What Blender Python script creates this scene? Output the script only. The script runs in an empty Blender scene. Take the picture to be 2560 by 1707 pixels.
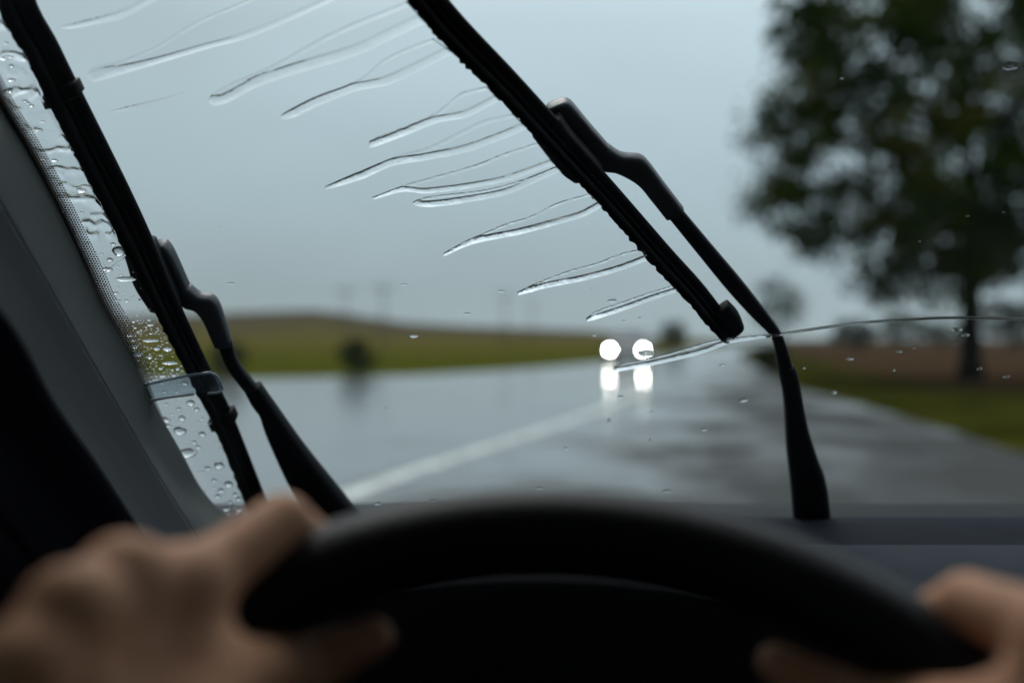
import bpy, math, random
import numpy as np
from mathutils import Vector, Matrix, noise

sc = bpy.context.scene
COL = sc.collection
R = math.radians
H = 1.1                       # eye height over the road; the eye is at (0, 0, H)
F, CX, HY = 2488.9, 1280.0, 843.6   # focal length in picture units, centre column, horizon row

# ------------------------------------------------------------------ camera
cam_d = bpy.data.cameras.new('camera')
cam = bpy.data.objects.new('camera', cam_d)
COL.objects.link(cam)
cam.location = (0, 0, H)
cam.rotation_euler = (R(90), 0, 0)
cam_d.sensor_width = 36
cam_d.lens = 35
cam_d.shift_y = -9 / 2352
cam_d.clip_start = 0.01
cam_d.clip_end = 3000
cam_d.dof.use_dof = True
cam_d.dof.focus_distance = 0.695
cam_d.dof.aperture_fstop = 2.6
cam_d.dof.aperture_blades = 0
sc.camera = cam

# ------------------------------------------------------------------ sky
SUN_EL, SUN_AZ = 57, -15      # degrees; azimuth from straight ahead, negative to the left
w = bpy.data.worlds.new('World')
sc.world = w
w.use_nodes = True
nt = w.node_tree
nt.nodes.clear()
out = nt.nodes.new('ShaderNodeOutputWorld')
bg = nt.nodes.new('ShaderNodeBackground')
bg.inputs['Strength'].default_value = 0.1
sky = nt.nodes.new('ShaderNodeTexSky')
sky.sky_type = 'NISHITA'
sky.sun_disc = False
sky.sun_elevation = R(SUN_EL)
sky.sun_rotation = R(SUN_AZ)
sky.dust_density = 3
geo = nt.nodes.new('ShaderNodeTexCoord')
sep = nt.nodes.new('ShaderNodeSeparateXYZ')
nt.links.new(geo.outputs['Generated'], sep.inputs[0])
ramp = nt.nodes.new('ShaderNodeValToRGB')      # the rain cloud deck: greyer low down, brighter higher up
nt.links.new(sep.outputs['Z'], ramp.inputs[0])
els = ramp.color_ramp.elements
els[0].position = 0.0
els[0].color = (.36, .445, .475, 1)
els[1].position = 1.0
els[1].color = (1.5, 1.68, 1.78, 1)
for z_, c_ in ((.05, (.35, .445, .487)), (.12, (.395, .505, .56)), (.2, (.455, .575, .637)), (.3, (.535, .665, .73)), (.45, (.90, 1.05, 1.14))):
    e = els.new(z_); e.color = (*c_, 1)
cn = nt.nodes.new('ShaderNodeTexNoise')
cn.inputs['Scale'].default_value = 2.2
cn.inputs['Detail'].default_value = 3
cmap = nt.nodes.new('ShaderNodeMapping'); cmap.inputs['Scale'].default_value = (1, 1, 2.6)
nt.links.new(geo.outputs['Generated'], cmap.inputs[0])
nt.links.new(cmap.outputs[0], cn.inputs['Vector'])
cm = nt.nodes.new('ShaderNodeMapRange')
cm.inputs['From Min'].default_value = 0.3
cm.inputs['From Max'].default_value = 0.7
cm.inputs['To Min'].default_value = 9.3
cm.inputs['To Max'].default_value = 10.9
nt.links.new(cn.outputs['Fac'], cm.inputs['Value'])
mul = nt.nodes.new('ShaderNodeVectorMath'); mul.operation = 'SCALE'
nt.links.new(ramp.outputs[0], mul.inputs[0])
sidef = nt.nodes.new('ShaderNodeMath'); sidef.operation = 'MULTIPLY_ADD'   # the cloud is thinner to the right
sidef.inputs[1].default_value = 3.0
nt.links.new(sep.outputs['X'], sidef.inputs[0])
nt.links.new(cm.outputs[0], sidef.inputs[2])
nt.links.new(sidef.outputs[0], mul.inputs['Scale'])
mx = nt.nodes.new('ShaderNodeMix'); mx.data_type = 'RGBA'
mx.inputs['Factor'].default_value = 0.94
nt.links.new(sky.outputs[0], mx.inputs['A'])
nt.links.new(mul.outputs[0], mx.inputs['B'])
nt.links.new(mx.outputs['Result'], bg.inputs['Color'])
nt.links.new(bg.outputs[0], out.inputs['Surface'])

# ------------------------------------------------------------------ sun behind the cloud
sd = bpy.data.lights.new('sun', 'SUN')
sd.energy = 1.5
sd.angle = R(28)
sd.color = (1.0, 0.97, 0.93)
so = bpy.data.objects.new('sun', sd)
COL.objects.link(so)
so.rotation_euler = Vector((-math.sin(R(SUN_AZ)) * math.cos(R(SUN_EL)), -math.cos(R(SUN_AZ)) * math.cos(R(SUN_EL)), -math.sin(R(SUN_EL)))).to_track_quat('-Z', 'Y').to_euler()
so.location = (0, 0, 60)

sc.view_settings.view_transform = 'Standard'
sc.view_settings.look = 'None'
sc.view_settings.exposure = 0
sc.view_settings.gamma = 1
sc.cycles.use_denoising = True
sc.cycles.max_bounces = 16
sc.cycles.transmission_bounces = 14
sc.cycles.transparent_max_bounces = 24
sc.cycles.glossy_bounces = 5
sc.cycles.diffuse_bounces = 4
sc.cycles.volume_bounces = 1
sc.cycles.sample_clamp_indirect = 12
sc.cycles.use_adaptive_sampling = False

# ------------------------------------------------------------------ helpers
def mat(name, base, rough=0.5, metal=0.0, spec=0.5, nscale=None, namt=0.0, bump=0.0, bscale=200, coat=0.0, emit=None, estr=0):
    m = bpy.data.materials.new(name)
    m.use_nodes = True
    t = m.node_tree
    p = t.nodes['Principled BSDF']
    p.inputs['Base Color'].default_value = (*base, 1)
    p.inputs['Roughness'].default_value = rough
    p.inputs['Metallic'].default_value = metal
    p.inputs['Specular IOR Level'].default_value = spec
    p.inputs['Coat Weight'].default_value = coat
    tc = t.nodes.new('ShaderNodeTexCoord')
    if nscale:
        n = t.nodes.new('ShaderNodeTexNoise')
        n.inputs['Scale'].default_value = nscale
        n.inputs['Detail'].default_value = 4
        t.links.new(tc.outputs['Object'], n.inputs['Vector'])
        mr = t.nodes.new('ShaderNodeMapRange')
        mr.inputs['From Min'].default_value = 0.3
        mr.inputs['From Max'].default_value = 0.7
        mr.inputs['To Min'].default_value = 1 - namt
        mr.inputs['To Max'].default_value = 1 + namt
        t.links.new(n.outputs['Fac'], mr.inputs['Value'])
        s = t.nodes.new('ShaderNodeVectorMath'); s.operation = 'SCALE'
        s.inputs[0].default_value = base
        t.links.new(mr.outputs[0], s.inputs['Scale'])
        t.links.new(s.outputs[0], p.inputs['Base Color'])
    if bump:
        n2 = t.nodes.new('ShaderNodeTexNoise')
        n2.inputs['Scale'].default_value = bscale
        n2.inputs['Detail'].default_value = 3
        t.links.new(tc.outputs['Object'], n2.inputs['Vector'])
        b = t.nodes.new('ShaderNodeBump')
        b.inputs['Strength'].default_value = bump
        b.inputs['Distance'].default_value = 0.002
        t.links.new(n2.outputs['Fac'], b.inputs['Height'])
        t.links.new(b.outputs[0], p.inputs['Normal'])
    if emit:
        p.inputs['Emission Color'].default_value = (*emit, 1)
        p.inputs['Emission Strength'].default_value = estr
    return m


def ramp_mat(name, c0, c1, scale, rough=0.9, p0=0.35, p1=0.65, c2=None, stretch=(1, 1, 1)):
    m = mat(name, c0, rough, spec=0.0)
    t = m.node_tree
    p = t.nodes['Principled BSDF']
    tc = t.nodes.new('ShaderNodeTexCoord')
    mp = t.nodes.new('ShaderNodeMapping')
    mp.inputs['Scale'].default_value = stretch
    t.links.new(tc.outputs['Object'], mp.inputs[0])
    n = t.nodes.new('ShaderNodeTexNoise')
    n.inputs['Scale'].default_value = scale
    n.inputs['Detail'].default_value = 5
    t.links.new(mp.outputs[0], n.inputs['Vector'])
    r = t.nodes.new('ShaderNodeValToRGB')
    t.links.new(n.outputs['Fac'], r.inputs[0])
    r.color_ramp.elements[0].position = p0
    r.color_ramp.elements[0].color = (*c0, 1)
    r.color_ramp.elements[1].position = p1
    r.color_ramp.elements[1].color = (*c1, 1)
    if c2:
        e = r.color_ramp.elements.new((p0 + p1) / 2); e.color = (*c2, 1)
    t.links.new(r.outputs[0], p.inputs['Base Color'])
    return m


def mesh_obj(name, verts, faces, m, parent=None, smooth=True, data_only=False):
    me = bpy.data.meshes.new(name)
    me.from_pydata([tuple(v) for v in verts], [], [tuple(f) for f in faces])
    me.update()
    if m is not None:
        me.materials.append(m)
    if smooth:
        me.polygons.foreach_set('use_smooth', [True] * len(me.polygons))
    if data_only:
        return me
    o = bpy.data.objects.new(name, me)
    COL.objects.link(o)
    if parent is not None:
        o.parent = parent
    return o


def tag(o, label=None, cat=None, group=None, kind=None):
    if label: o['label'] = label
    if cat: o['category'] = cat
    if group: o['group'] = group
    if kind: o['kind'] = kind
    return o


def empty(name, loc=(0, 0, 0)):
    o = bpy.data.objects.new(name, None)
    o.empty_display_size = 0.1
    COL.objects.link(o)
    o.location = loc
    return o


class MB:
    def __init__(self): self.v, self.f = [], []
    def add(self, vs, fs):
        b = len(self.v)
        self.v += [tuple(x) for x in vs]
        self.f += [tuple(i + b for i in f) for f in fs]
    def box(self, c, s, rz=0.0, bev=0.0):
        x, y, z = s[0] / 2, s[1] / 2, s[2] / 2
        b = min(bev, x * .9, y * .9, z * .9)
        M = Matrix.Translation(Vector(c)) @ Matrix.Rotation(rz, 4, 'Z')
        if b <= 0:
            vs = [M @ Vector(((-x, x)[i & 1], (-y, y)[i >> 1 & 1], (-z, z)[i >> 2])) for i in range(8)]
            self.add(vs, [(0, 2, 3, 1), (4, 5, 7, 6), (0, 1, 5, 4), (2, 6, 7, 3), (0, 4, 6, 2), (1, 3, 7, 5)])
            return
        rings = []
        for zz, ins in ((-z, b), (-z + b, 0), (z - b, 0), (z, b)):
            X, Y = x - ins, y - ins
            rings.append([(-X + b, -Y), (X - b, -Y), (X, -Y + b), (X, Y - b), (X - b, Y), (-X + b, Y), (-X, Y - b), (-X, -Y + b)] if ins == 0 else
                         [(-X + b * .3, -Y), (X - b * .3, -Y), (X, -Y + b * .3), (X, Y - b * .3), (X - b * .3, Y), (-X + b * .3, Y), (-X, Y - b * .3), (-X, -Y + b * .3)])
            rings[-1] = [M @ Vector((p[0], p[1], zz)) for p in rings[-1]]
        self.loft(rings)
    def loft(self, rings, closed=True, caps=True):
        n = len(rings[0]); vs = [p for r in rings for p in r]; fs = []
        for i in range(len(rings) - 1):
            for j in range(n if closed else n - 1):
                a = i * n + j; b = i * n + (j + 1) % n
                fs.append((a, b, b + n, a + n))
        if caps:
            fs.append(tuple(range(n - 1, -1, -1)))
            fs.append(tuple((len(rings) - 1) * n + j for j in range(n)))
        self.add(vs, fs)
    def tube(self, pts, rad, n=10, caps=True):
        pts = [Vector(p) for p in pts]
        rs = rad if isinstance(rad, (list, tuple)) else [rad] * len(pts)
        rings = []; ref = None
        for i, p in enumerate(pts):
            t = (pts[min(i + 1, len(pts) - 1)] - pts[max(i - 1, 0)]).normalized()
            if ref is None or abs(ref.dot(t)) > .95:
                ref = Vector((0, 0, 1)) if abs(t.z) < .9 else Vector((1, 0, 0))
            u = t.cross(ref).normalized(); v = t.cross(u)
            ref = ref
            rings.append([p + (u * math.cos(k * 2 * math.pi / n) + v * math.sin(k * 2 * math.pi / n)) * rs[i] for k in range(n)])
        self.loft(rings, caps=caps)
    def build(self, name, m, parent=None, smooth=True):
        return mesh_obj(name, self.v, self.f, m, parent, smooth)


def autosmooth(o, ang=35):
    me = o.data
    import bmesh
    bm = bmesh.new(); bm.from_mesh(me)
    bmesh.ops.recalc_face_normals(bm, faces=bm.faces)
    for ed in bm.edges:
        if len(ed.link_faces) == 2 and ed.calc_face_angle(0) > R(ang): ed.smooth = False
    bm.to_mesh(me); bm.free()
    return o


def outward(o):
    import bmesh
    bm = bmesh.new(); bm.from_mesh(o.data)
    bmesh.ops.recalc_face_normals(bm, faces=bm.faces)
    bm.to_mesh(o.data); bm.free()
    return o


# windscreen plane, all in car space (the eye is the origin, then lifted by H)
Y0, KS = 0.74, 0.72
NO = Vector((0, 1, KS)).normalized()          # outward normal of the glass
UP = Vector((0, -KS, 1)).normalized()         # up along the glass
EYE = Vector((0, 0, H))


def ray(px, py):
    return Vector(((px - CX) / F, 1.0, (HY - py) / F))


def G(px, py, d=0.0):
    """point on the sheet parallel to the windscreen, d metres outside of its outer face"""
    r = ray(px, py)
    y = (Y0 + d * math.sqrt(1 + KS * KS)) / (1 + KS * r.z)
    return EYE + r * y


def A(px, py, y):
    return EYE + ray(px, py) * y


def gnd(px, py, z=0.0):
    d = (H - z) * F / (py - HY)
    return Vector(((px - CX) / F * d, d, z))


def resample(pts, n, ts=None):
    pts = [Vector(p) for p in pts]
    L = [0]
    for a, b in zip(pts, pts[1:]): L.append(L[-1] + (b - a).length)
    res = []
    for i in range(n):
        t = (ts[i] if ts else i / (n - 1)) * L[-1]
        k = 0
        while k < len(L) - 2 and L[k + 1] < t: k += 1
        f = (t - L[k]) / max(L[k + 1] - L[k], 1e-9)
        res.append(pts[k].lerp(pts[k + 1], min(max(f, 0), 1)))
    return res


def smooth_pts(pts, n):
    """Catmull-Rom through pts, n points evenly spread"""
    P = [Vector(p) for p in pts]
    if len(P) < 3: return resample(P, n)
    P = [P[0] * 2 - P[1]] + P + [P[-1] * 2 - P[-2]]
    o = []
    for i in range(1, len(P) - 2):
        for k in range(12):
            t = k / 12
            a, b, c, d = P[i - 1], P[i], P[i + 1], P[i + 2]
            o.append(0.5 * ((2 * b) + (c - a) * t + (2 * a - 5 * b + 4 * c - d) * t * t + (3 * b - a - 3 * c + d) * t ** 3))
    o.append(P[-2])
    return resample(o, n)


# ------------------------------------------------------------------ materials
def water_mat():
    m = bpy.data.materials.new('rain_water'); m.use_nodes = True
    t = m.node_tree; t.nodes.clear()
    o = t.nodes.new('ShaderNodeOutputMaterial'); g = t.nodes.new('ShaderNodeBsdfGlass')
    g.inputs['IOR'].default_value = 1.333; g.inputs['Roughness'].default_value = 0.0
    g.inputs['Color'].default_value = (1, 1, 1, 1)
    t.links.new(g.outputs[0], o.inputs['Surface'])
    return m


def pane_mat(name, tint, refl=0.03, milky=0.0, milk=(0.5, 0.55, 0.6)):
    m = bpy.data.materials.new(name); m.use_nodes = True
    t = m.node_tree; t.nodes.clear()
    o = t.nodes.new('ShaderNodeOutputMaterial')
    tr = t.nodes.new('ShaderNodeBsdfTransparent'); tr.inputs[0].default_value = (*tint, 1)
    gl = t.nodes.new('ShaderNodeBsdfGlossy'); gl.inputs['Roughness'].default_value = 0.02
    lw = t.nodes.new('ShaderNodeLayerWeight'); lw.inputs['Blend'].default_value = 0.5
    pw = t.nodes.new('ShaderNodeMath'); pw.operation = 'POWER'; pw.inputs[1].default_value = 5
    t.links.new(lw.outputs['Facing'], pw.inputs[0])
    ad = t.nodes.new('ShaderNodeMath'); ad.operation = 'MULTIPLY_ADD'
    ad.inputs[1].default_value = 0.6; ad.inputs[2].default_value = refl
    t.links.new(pw.outputs[0], ad.inputs[0])
    mx = t.nodes.new('ShaderNodeMixShader')
    t.links.new(ad.outputs[0], mx.inputs[0])
    src = tr.outputs[0]
    if milky:
        df = t.nodes.new('ShaderNodeBsdfDiffuse'); df.inputs[0].default_value = (*milk, 1)
        m2 = t.nodes.new('ShaderNodeMixShader'); m2.inputs[0].default_value = milky
        t.links.new(tr.outputs[0], m2.inputs[1]); t.links.new(df.outputs[0], m2.inputs[2])
        src = m2.outputs[0]
    t.links.new(src, mx.inputs[1]); t.links.new(gl.outputs[0], mx.inputs[2])
    t.links.new(mx.outputs[0], o.inputs['Surface'])
    return m


M = {}
M['water'] = water_mat()
M['glass'] = pane_mat('windscreen_glass', (0.975, 0.985, 0.98), 0.015)
M['tint'] = pane_mat('tinted_glass', (0.34, 0.38, 0.35), 0.03)  # for the unseen side windows; dark tint added to dim light on the hands
M['holder'] = pane_mat('clear_plastic', (0.80, 0.85, 0.88), 0.05, 0.09, (0.35, 0.42, 0.5))
M['holder_edge'] = pane_mat('clear_plastic_edge', (0.55, 0.64, 0.70), 0.10, 0.35, (0.5, 0.6, 0.7))
M['frit'] = mat('black_ceramic', (0.006, 0.007, 0.009), 0.5)
M['rubber'] = mat('black_rubber', (0.004, 0.0045, 0.006), 0.8, spec=.08, nscale=60, namt=.3, bump=.2, bscale=300)
M['wiper'] = mat('wiper_plastic', (0.005, 0.006, 0.008), 0.6, spec=.12, nscale=40, namt=.3, bump=.15, bscale=400)
M['arm'] = mat('wiper_arm_paint', (0.006, 0.007, 0.010), 0.55, spec=.18, nscale=40, namt=.3, bump=.12, bscale=300)
M['hook'] = mat('wiper_hook_plastic', (0.022, 0.026, 0.032), 0.42, spec=.4, nscale=50, namt=.2, bump=.15, bscale=300)
M['dash'] = mat('dashboard_vinyl', (0.019, 0.023, 0.030), 0.75, spec=.06, nscale=30, namt=.12, bump=.35, bscale=700)
M['dash_dark'] = mat('dashboard_dark_vinyl', (0.010, 0.012, 0.017), 0.75, spec=.04, nscale=30, namt=.12, bump=.3, bscale=700)
M['cabin'] = mat('cabin_black', (0.004, 0.004, 0.006), 0.85, spec=.0, nscale=20, namt=.2)
M['lining'] = mat('roof_lining', (0.05, 0.05, 0.055), 0.95, nscale=300, namt=.2)
M['wheel'] = mat('steering_leather', (0.006, 0.0065, 0.010), 0.5, spec=.3, nscale=80, namt=.15, bump=.3, bscale=500)
M['paint'] = mat('car_paint_dark', (0.02, 0.024, 0.03), 0.25, coat=.6)
M['skin'] = mat('skin', (0.72, 0.37, 0.22), 0.6, spec=.25, nscale=28, namt=.14, bump=.35, bscale=380)
_p = M['skin'].node_tree.nodes['Principled BSDF']
_p.inputs['Subsurface Weight'].default_value = 0.15
_p.inputs['Subsurface Radius'].default_value = (0.004, 0.0015, 0.0008)
M['sweater'] = mat('dark_sweater', (0.018, 0.018, 0.022), 0.95, nscale=200, namt=.3, bump=.5, bscale=300)


def pillar_mat(name, base):
    m = mat(name, base, 0.95, spec=.0)
    t = m.node_tree; p = t.nodes['Principled BSDF']
    tc = t.nodes.new('ShaderNodeTexCoord')
    wv = t.nodes.new('ShaderNodeTexWave'); wv.bands_direction = 'Z'
    wv.inputs['Scale'].default_value = 260; wv.inputs['Distortion'].default_value = 0.6
    wv.inputs['Detail Scale'].default_value = 3
    t.links.new(tc.outputs['Object'], wv.inputs['Vector'])
    vo = t.nodes.new('ShaderNodeTexVoronoi'); vo.inputs['Scale'].default_value = 700
    t.links.new(tc.outputs['Object'], vo.inputs['Vector'])
    ad = t.nodes.new('ShaderNodeMath'); ad.operation = 'ADD'
    t.links.new(wv.outputs['Fac'], ad.inputs[0]); t.links.new(vo.outputs['Distance'], ad.inputs[1])
    b = t.nodes.new('ShaderNodeBump'); b.inputs['Strength'].default_value = .22; b.inputs['Distance'].default_value = .0006
    t.links.new(ad.outputs[0], b.inputs['Height']); t.links.new(b.outputs[0], p.inputs['Normal'])
    return m


M['pillar'] = pillar_mat('pillar_fabric_lit', (0.115, 0.122, 0.122))  # lit facet: lighter base colour stands in for the light on it
M['pillar_shaded'] = pillar_mat('pillar_fabric_shaded', (0.050, 0.053, 0.058))  # shaded facet of the same pillar: its shade is put into the colour


def road_mat():
    m = mat('wet_asphalt', (0.04, 0.042, 0.045), 0.2, spec=.5)
    t = m.node_tree; p = t.nodes['Principled BSDF']
    tc = t.nodes.new('ShaderNodeTexCoord')
    mp = t.nodes.new('ShaderNodeMapping'); mp.inputs['Rotation'].default_value = (0, 0, R(15)); mp.inputs['Scale'].default_value = (.50, .34, 1)
    t.links.new(tc.outputs['Object'], mp.inputs[0])
    n = t.nodes.new('ShaderNodeTexNoise'); n.inputs['Scale'].default_value = 1.1; n.inputs['Detail'].default_value = 4; n.inputs['Roughness'].default_value = .6
    t.links.new(mp.outputs[0], n.inputs['Vector'])
    # the approach lane right of the marking is worn coarse; the wide apron on the left stands under a film of water
    sx = t.nodes.new('ShaderNodeSeparateXYZ'); t.links.new(tc.outputs['Object'], sx.inputs[0])
    lane = t.nodes.new('ShaderNodeMath'); lane.operation = 'MULTIPLY_ADD'
    lane.inputs[1].default_value = -0.27; t.links.new(sx.outputs['Y'], lane.inputs[0]); t.links.new(sx.outputs['X'], lane.inputs[2])
    lr = t.nodes.new('ShaderNodeMapRange'); lr.inputs['From Min'].default_value = -3.6; lr.inputs['From Max'].default_value = -0.6
    lr.inputs['To Min'].default_value = -0.20; lr.inputs['To Max'].default_value = 0.13
    t.links.new(lane.outputs[0], lr.inputs['Value'])
    s = t.nodes.new('ShaderNodeMath'); s.operation = 'ADD'
    t.links.new(n.outputs['Fac'], s.inputs[0]); t.links.new(lr.outputs[0], s.inputs[1])
    rr = t.nodes.new('ShaderNodeMapRange'); rr.inputs['From Min'].default_value = .40; rr.inputs['From Max'].default_value = .68
    rr.inputs['To Min'].default_value = .24; rr.inputs['To Max'].default_value = .50
    t.links.new(s.outputs[0], rr.inputs['Value']); t.links.new(rr.outputs[0], p.inputs['Roughness'])
    cw = t.nodes.new('ShaderNodeMapRange'); cw.inputs['From Min'].default_value = .36; cw.inputs['From Max'].default_value = .62
    cw.inputs['To Min'].default_value = .85; cw.inputs['To Max'].default_value = .0
    t.links.new(s.outputs[0], cw.inputs['Value']); t.links.new(cw.outputs[0], p.inputs['Coat Weight'])
    cr = t.nodes.new('ShaderNodeMapRange'); cr.inputs['From Min'].default_value = .2; cr.inputs['From Max'].default_value = .55
    cr.inputs['To Min'].default_value = .045; cr.inputs['To Max'].default_value = .14
    t.links.new(n.outputs['Fac'], cr.inputs['Value']); t.links.new(cr.outputs[0], p.inputs['Coat Roughness'])
    p.inputs['Coat Roughness'].default_value = .085; p.inputs['Coat IOR'].default_value = 1.33
    sl_ = t.nodes.new('ShaderNodeMapRange'); sl_.inputs['From Min'].default_value = .45; sl_.inputs['From Max'].default_value = .66
    sl_.inputs['To Min'].default_value = .40; sl_.inputs['To Max'].default_value = .012
    t.links.new(s.outputs[0], sl_.inputs['Value']); t.links.new(sl_.outputs[0], p.inputs['Specular IOR Level'])
    n2 = t.nodes.new('ShaderNodeTexNoise'); n2.inputs['Scale'].default_value = 60; n2.inputs['Detail'].default_value = 3
    t.links.new(tc.outputs['Object'], n2.inputs['Vector'])
    r2 = t.nodes.new('ShaderNodeMapRange'); r2.inputs['To Min'].default_value = .025; r2.inputs['To Max'].default_value = .06
    t.links.new(n2.outputs['Fac'], r2.inputs['Value'])
    cb = t.nodes.new('ShaderNodeCombineColor')
    for k in range(3): t.links.new(r2.outputs[0], cb.inputs[k])
    t.links.new(cb.outputs[0], p.inputs['Base Color'])
    b = t.nodes.new('ShaderNodeBump'); b.inputs['Strength'].default_value = .25; b.inputs['Distance'].default_value = .004
    mb = t.nodes.new('ShaderNodeMath'); mb.operation = 'MULTIPLY'
    t.links.new(rr.outputs[0], mb.inputs[0]); t.links.new(n2.outputs['Fac'], mb.inputs[1])
    t.links.new(mb.outputs[0], b.inputs['Height']); t.links.new(b.outputs[0], p.inputs['Normal'])
    return m


M['road'] = road_mat()
M['line'] = mat('worn_white_marking', (0.36, 0.37, 0.35), 0.45, spec=.2, nscale=5, namt=.5)
M['field'] = ramp_mat('field_grass', (0.045, 0.075, 0.014), (0.105, 0.085, 0.022), 0.05, c2=(0.075, 0.082, 0.018))
M['verge'] = ramp_mat('verge_grass', (0.028, 0.050, 0.006), (0.085, 0.095, 0.012), 0.35, c2=(0.05, 0.07, 0.009))
M['soil'] = ramp_mat('brown_stubble', (0.11, 0.062, 0.038), (0.16, 0.088, 0.050), 0.15, c2=(0.10, 0.072, 0.035))
M['hill'] = ramp_mat('brown_hill', (0.085, 0.065, 0.042), (0.12, 0.082, 0.05), 0.02)
M['leaf'] = ramp_mat('dark_leaves', (0.008, 0.022, 0.002), (0.068, 0.066, 0.003), 0.6, rough=.75, c2=(0.014, 0.034, 0.002))
M['leaf2'] = ramp_mat('bush_leaves', (0.018, 0.028, 0.010), (0.040, 0.052, 0.016), 1.5, rough=.6)
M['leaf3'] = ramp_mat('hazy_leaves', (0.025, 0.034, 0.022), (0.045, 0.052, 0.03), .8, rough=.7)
M['bark'] = mat('wet_bark', (0.012, 0.010, 0.009), 0.9, spec=0, nscale=8, namt=.4, bump=.6, bscale=30)
M['pole'] = mat('weathered_pole', (0.12, 0.11, 0.10), 0.8, nscale=5, namt=.2)

# ------------------------------------------------------------------ the ground
g = 700.0
gv, gf = [], []
NXG, NYG = 70, 90
def terrain(x, y):
    z = -0.05
    # a low brown rise far out on the left, level ground elsewhere
    if y > 150:
        a = x / y
        prof = [(-.60, 6.0), (-.36, 7.6), (-.27, 8.7), (-.20, 9.3), (-.155, 7.9), (-.12, 5.8), (-.05, 4.6), (.08, 3.2), (.14, 1.5), (.2, 0)]
        h = 0
        if a <= prof[0][0]: h = prof[0][1]
        for (a0, h0), (a1, h1) in zip(prof, prof[1:]):
            if a0 <= a <= a1: h = h0 + (h1 - h0) * (a - a0) / (a1 - a0)
        k = min(1, max(0, (y - 150) / 150)); k = k * k * (3 - 2 * k)
        z += h * k
    elif 22 < y:
        pass
    return z
ys = [-120, -60, -30, -10, 0] + [4 * 1.06 ** i for i in range(89)]
ys = [y for y in ys if y < 700]
xs = [-1.0 + 2.0 * i / (NXG - 1) for i in range(NXG)]
for y in ys:
    half = 60 + abs(y) * .85
    for u in xs:
        gv.append((u * half, y, terrain(u * half, y)))
for j in range(len(ys) - 1):
    for i in range(NXG - 1):
        a = j * NXG + i
        gf.append((a, a + 1, a + NXG + 1, a + NXG))
def ground_mat():
    """green grass, turning to ochre and brown with distance on the left; brown stubble on the right"""
    m = mat('grassland', (.06, .07, .015), .95, spec=.0)
    t = m.node_tree; p = t.nodes['Principled BSDF']
    tc = t.nodes.new('ShaderNodeTexCoord'); sp = t.nodes.new('ShaderNodeSeparateXYZ')
    t.links.new(tc.outputs['Object'], sp.inputs[0])
    n = t.nodes.new('ShaderNodeTexNoise'); n.inputs['Scale'].default_value = .06; n.inputs['Detail'].default_value = 5
    t.links.new(tc.outputs['Object'], n.inputs['Vector'])
    def rng(sock, a, b, lo=0., hi=1.):
        r = t.nodes.new('ShaderNodeMapRange')
        for k, v in (('From Min', a), ('From Max', b), ('To Min', lo), ('To Max', hi)): r.inputs[k].default_value = v
        t.links.new(sock, r.inputs['Value']); return r.outputs[0]
    def add(a, b):
        r = t.nodes.new('ShaderNodeMath'); r.operation = 'ADD'; t.links.new(a, r.inputs[0]); t.links.new(b, r.inputs[1]); return r.outputs[0]
    def mixc(f, a, b):
        r = t.nodes.new('ShaderNodeMix'); r.data_type = 'RGBA'; t.links.new(f, r.inputs['Factor'])
        for s, v in (('A', a), ('B', b)):
            if isinstance(v, tuple): r.inputs[s].default_value = (*v, 1)
            else: t.links.new(v, r.inputs[s])
        return r.outputs['Result']
    nn = rng(n.outputs['Fac'], .3, .7, -22, 22)
    yy = add(sp.outputs['Y'], nn)
    n2 = t.nodes.new('ShaderNodeTexNoise'); n2.inputs['Scale'].default_value = .7; n2.inputs['Detail'].default_value = 5
    t.links.new(tc.outputs['Object'], n2.inputs['Vector'])
    grass = mixc(rng(n2.outputs['Fac'], .35, .65), (.032, .041, .0035), (.055, .049, .006))
    far = mixc(rng(n2.outputs['Fac'], .35, .65), (.056, .050, .006), (.066, .046, .009))
    c = mixc(rng(yy, 50, 130), grass, far)
    c = mixc(rng(yy, 175, 255), c, (.040, .030, .020))
    soil = mixc(rng(n2.outputs['Fac'], .35, .65), (.043, .022, .013), (.030, .021, .010))
    vg = mixc(rng(n2.outputs['Fac'], .35, .65), (.010, .013, .0016), (.036, .033, .004))
    # right-hand side: x > 0.2 y ; verge runs beside the road, stubble beyond it
    ed = t.nodes.new('ShaderNodeMath'); ed.operation = 'MULTIPLY_ADD'; ed.inputs[1].default_value = -.215
    t.links.new(sp.outputs['Y'], ed.inputs[0]); t.links.new(sp.outputs['X'], ed.inputs[2])   # x - .215 y
    sf = add(ed.outputs[0], rng(n2.outputs['Fac'], .3, .7, -.8, .8))
    rgt = mixc(rng(sf, 3.2, 6.0), vg, soil)
    near = rng(sp.outputs['Y'], 20.5, 23.5)
    rgt = mixc(near, vg, rgt)
    side = rng(ed.outputs[0], -1.0, -.6)
    c = mixc(side, c, rgt)
    t.links.new(c, p.inputs['Base Color'])
    return m
ground = mesh_obj('ground', gv, gf, ground_mat())
tag(ground, kind='structure')

def strip(name, pts_l, pts_r, z, m):
    n = 60
    a = smooth_pts(pts_l, n); b = smooth_pts(pts_r, n)
    vs, fs = [], []
    for p, q in zip(a, b):
        for k in range(9):
            c = p.lerp(q, k / 8); vs.append((c.x, c.y, z))
    for i in range(n - 1):
        for k in range(8):
            j = i * 9 + k; fs.append((j, j + 1, j + 10, j + 9))
    return mesh_obj(name, vs, fs, m)

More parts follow.
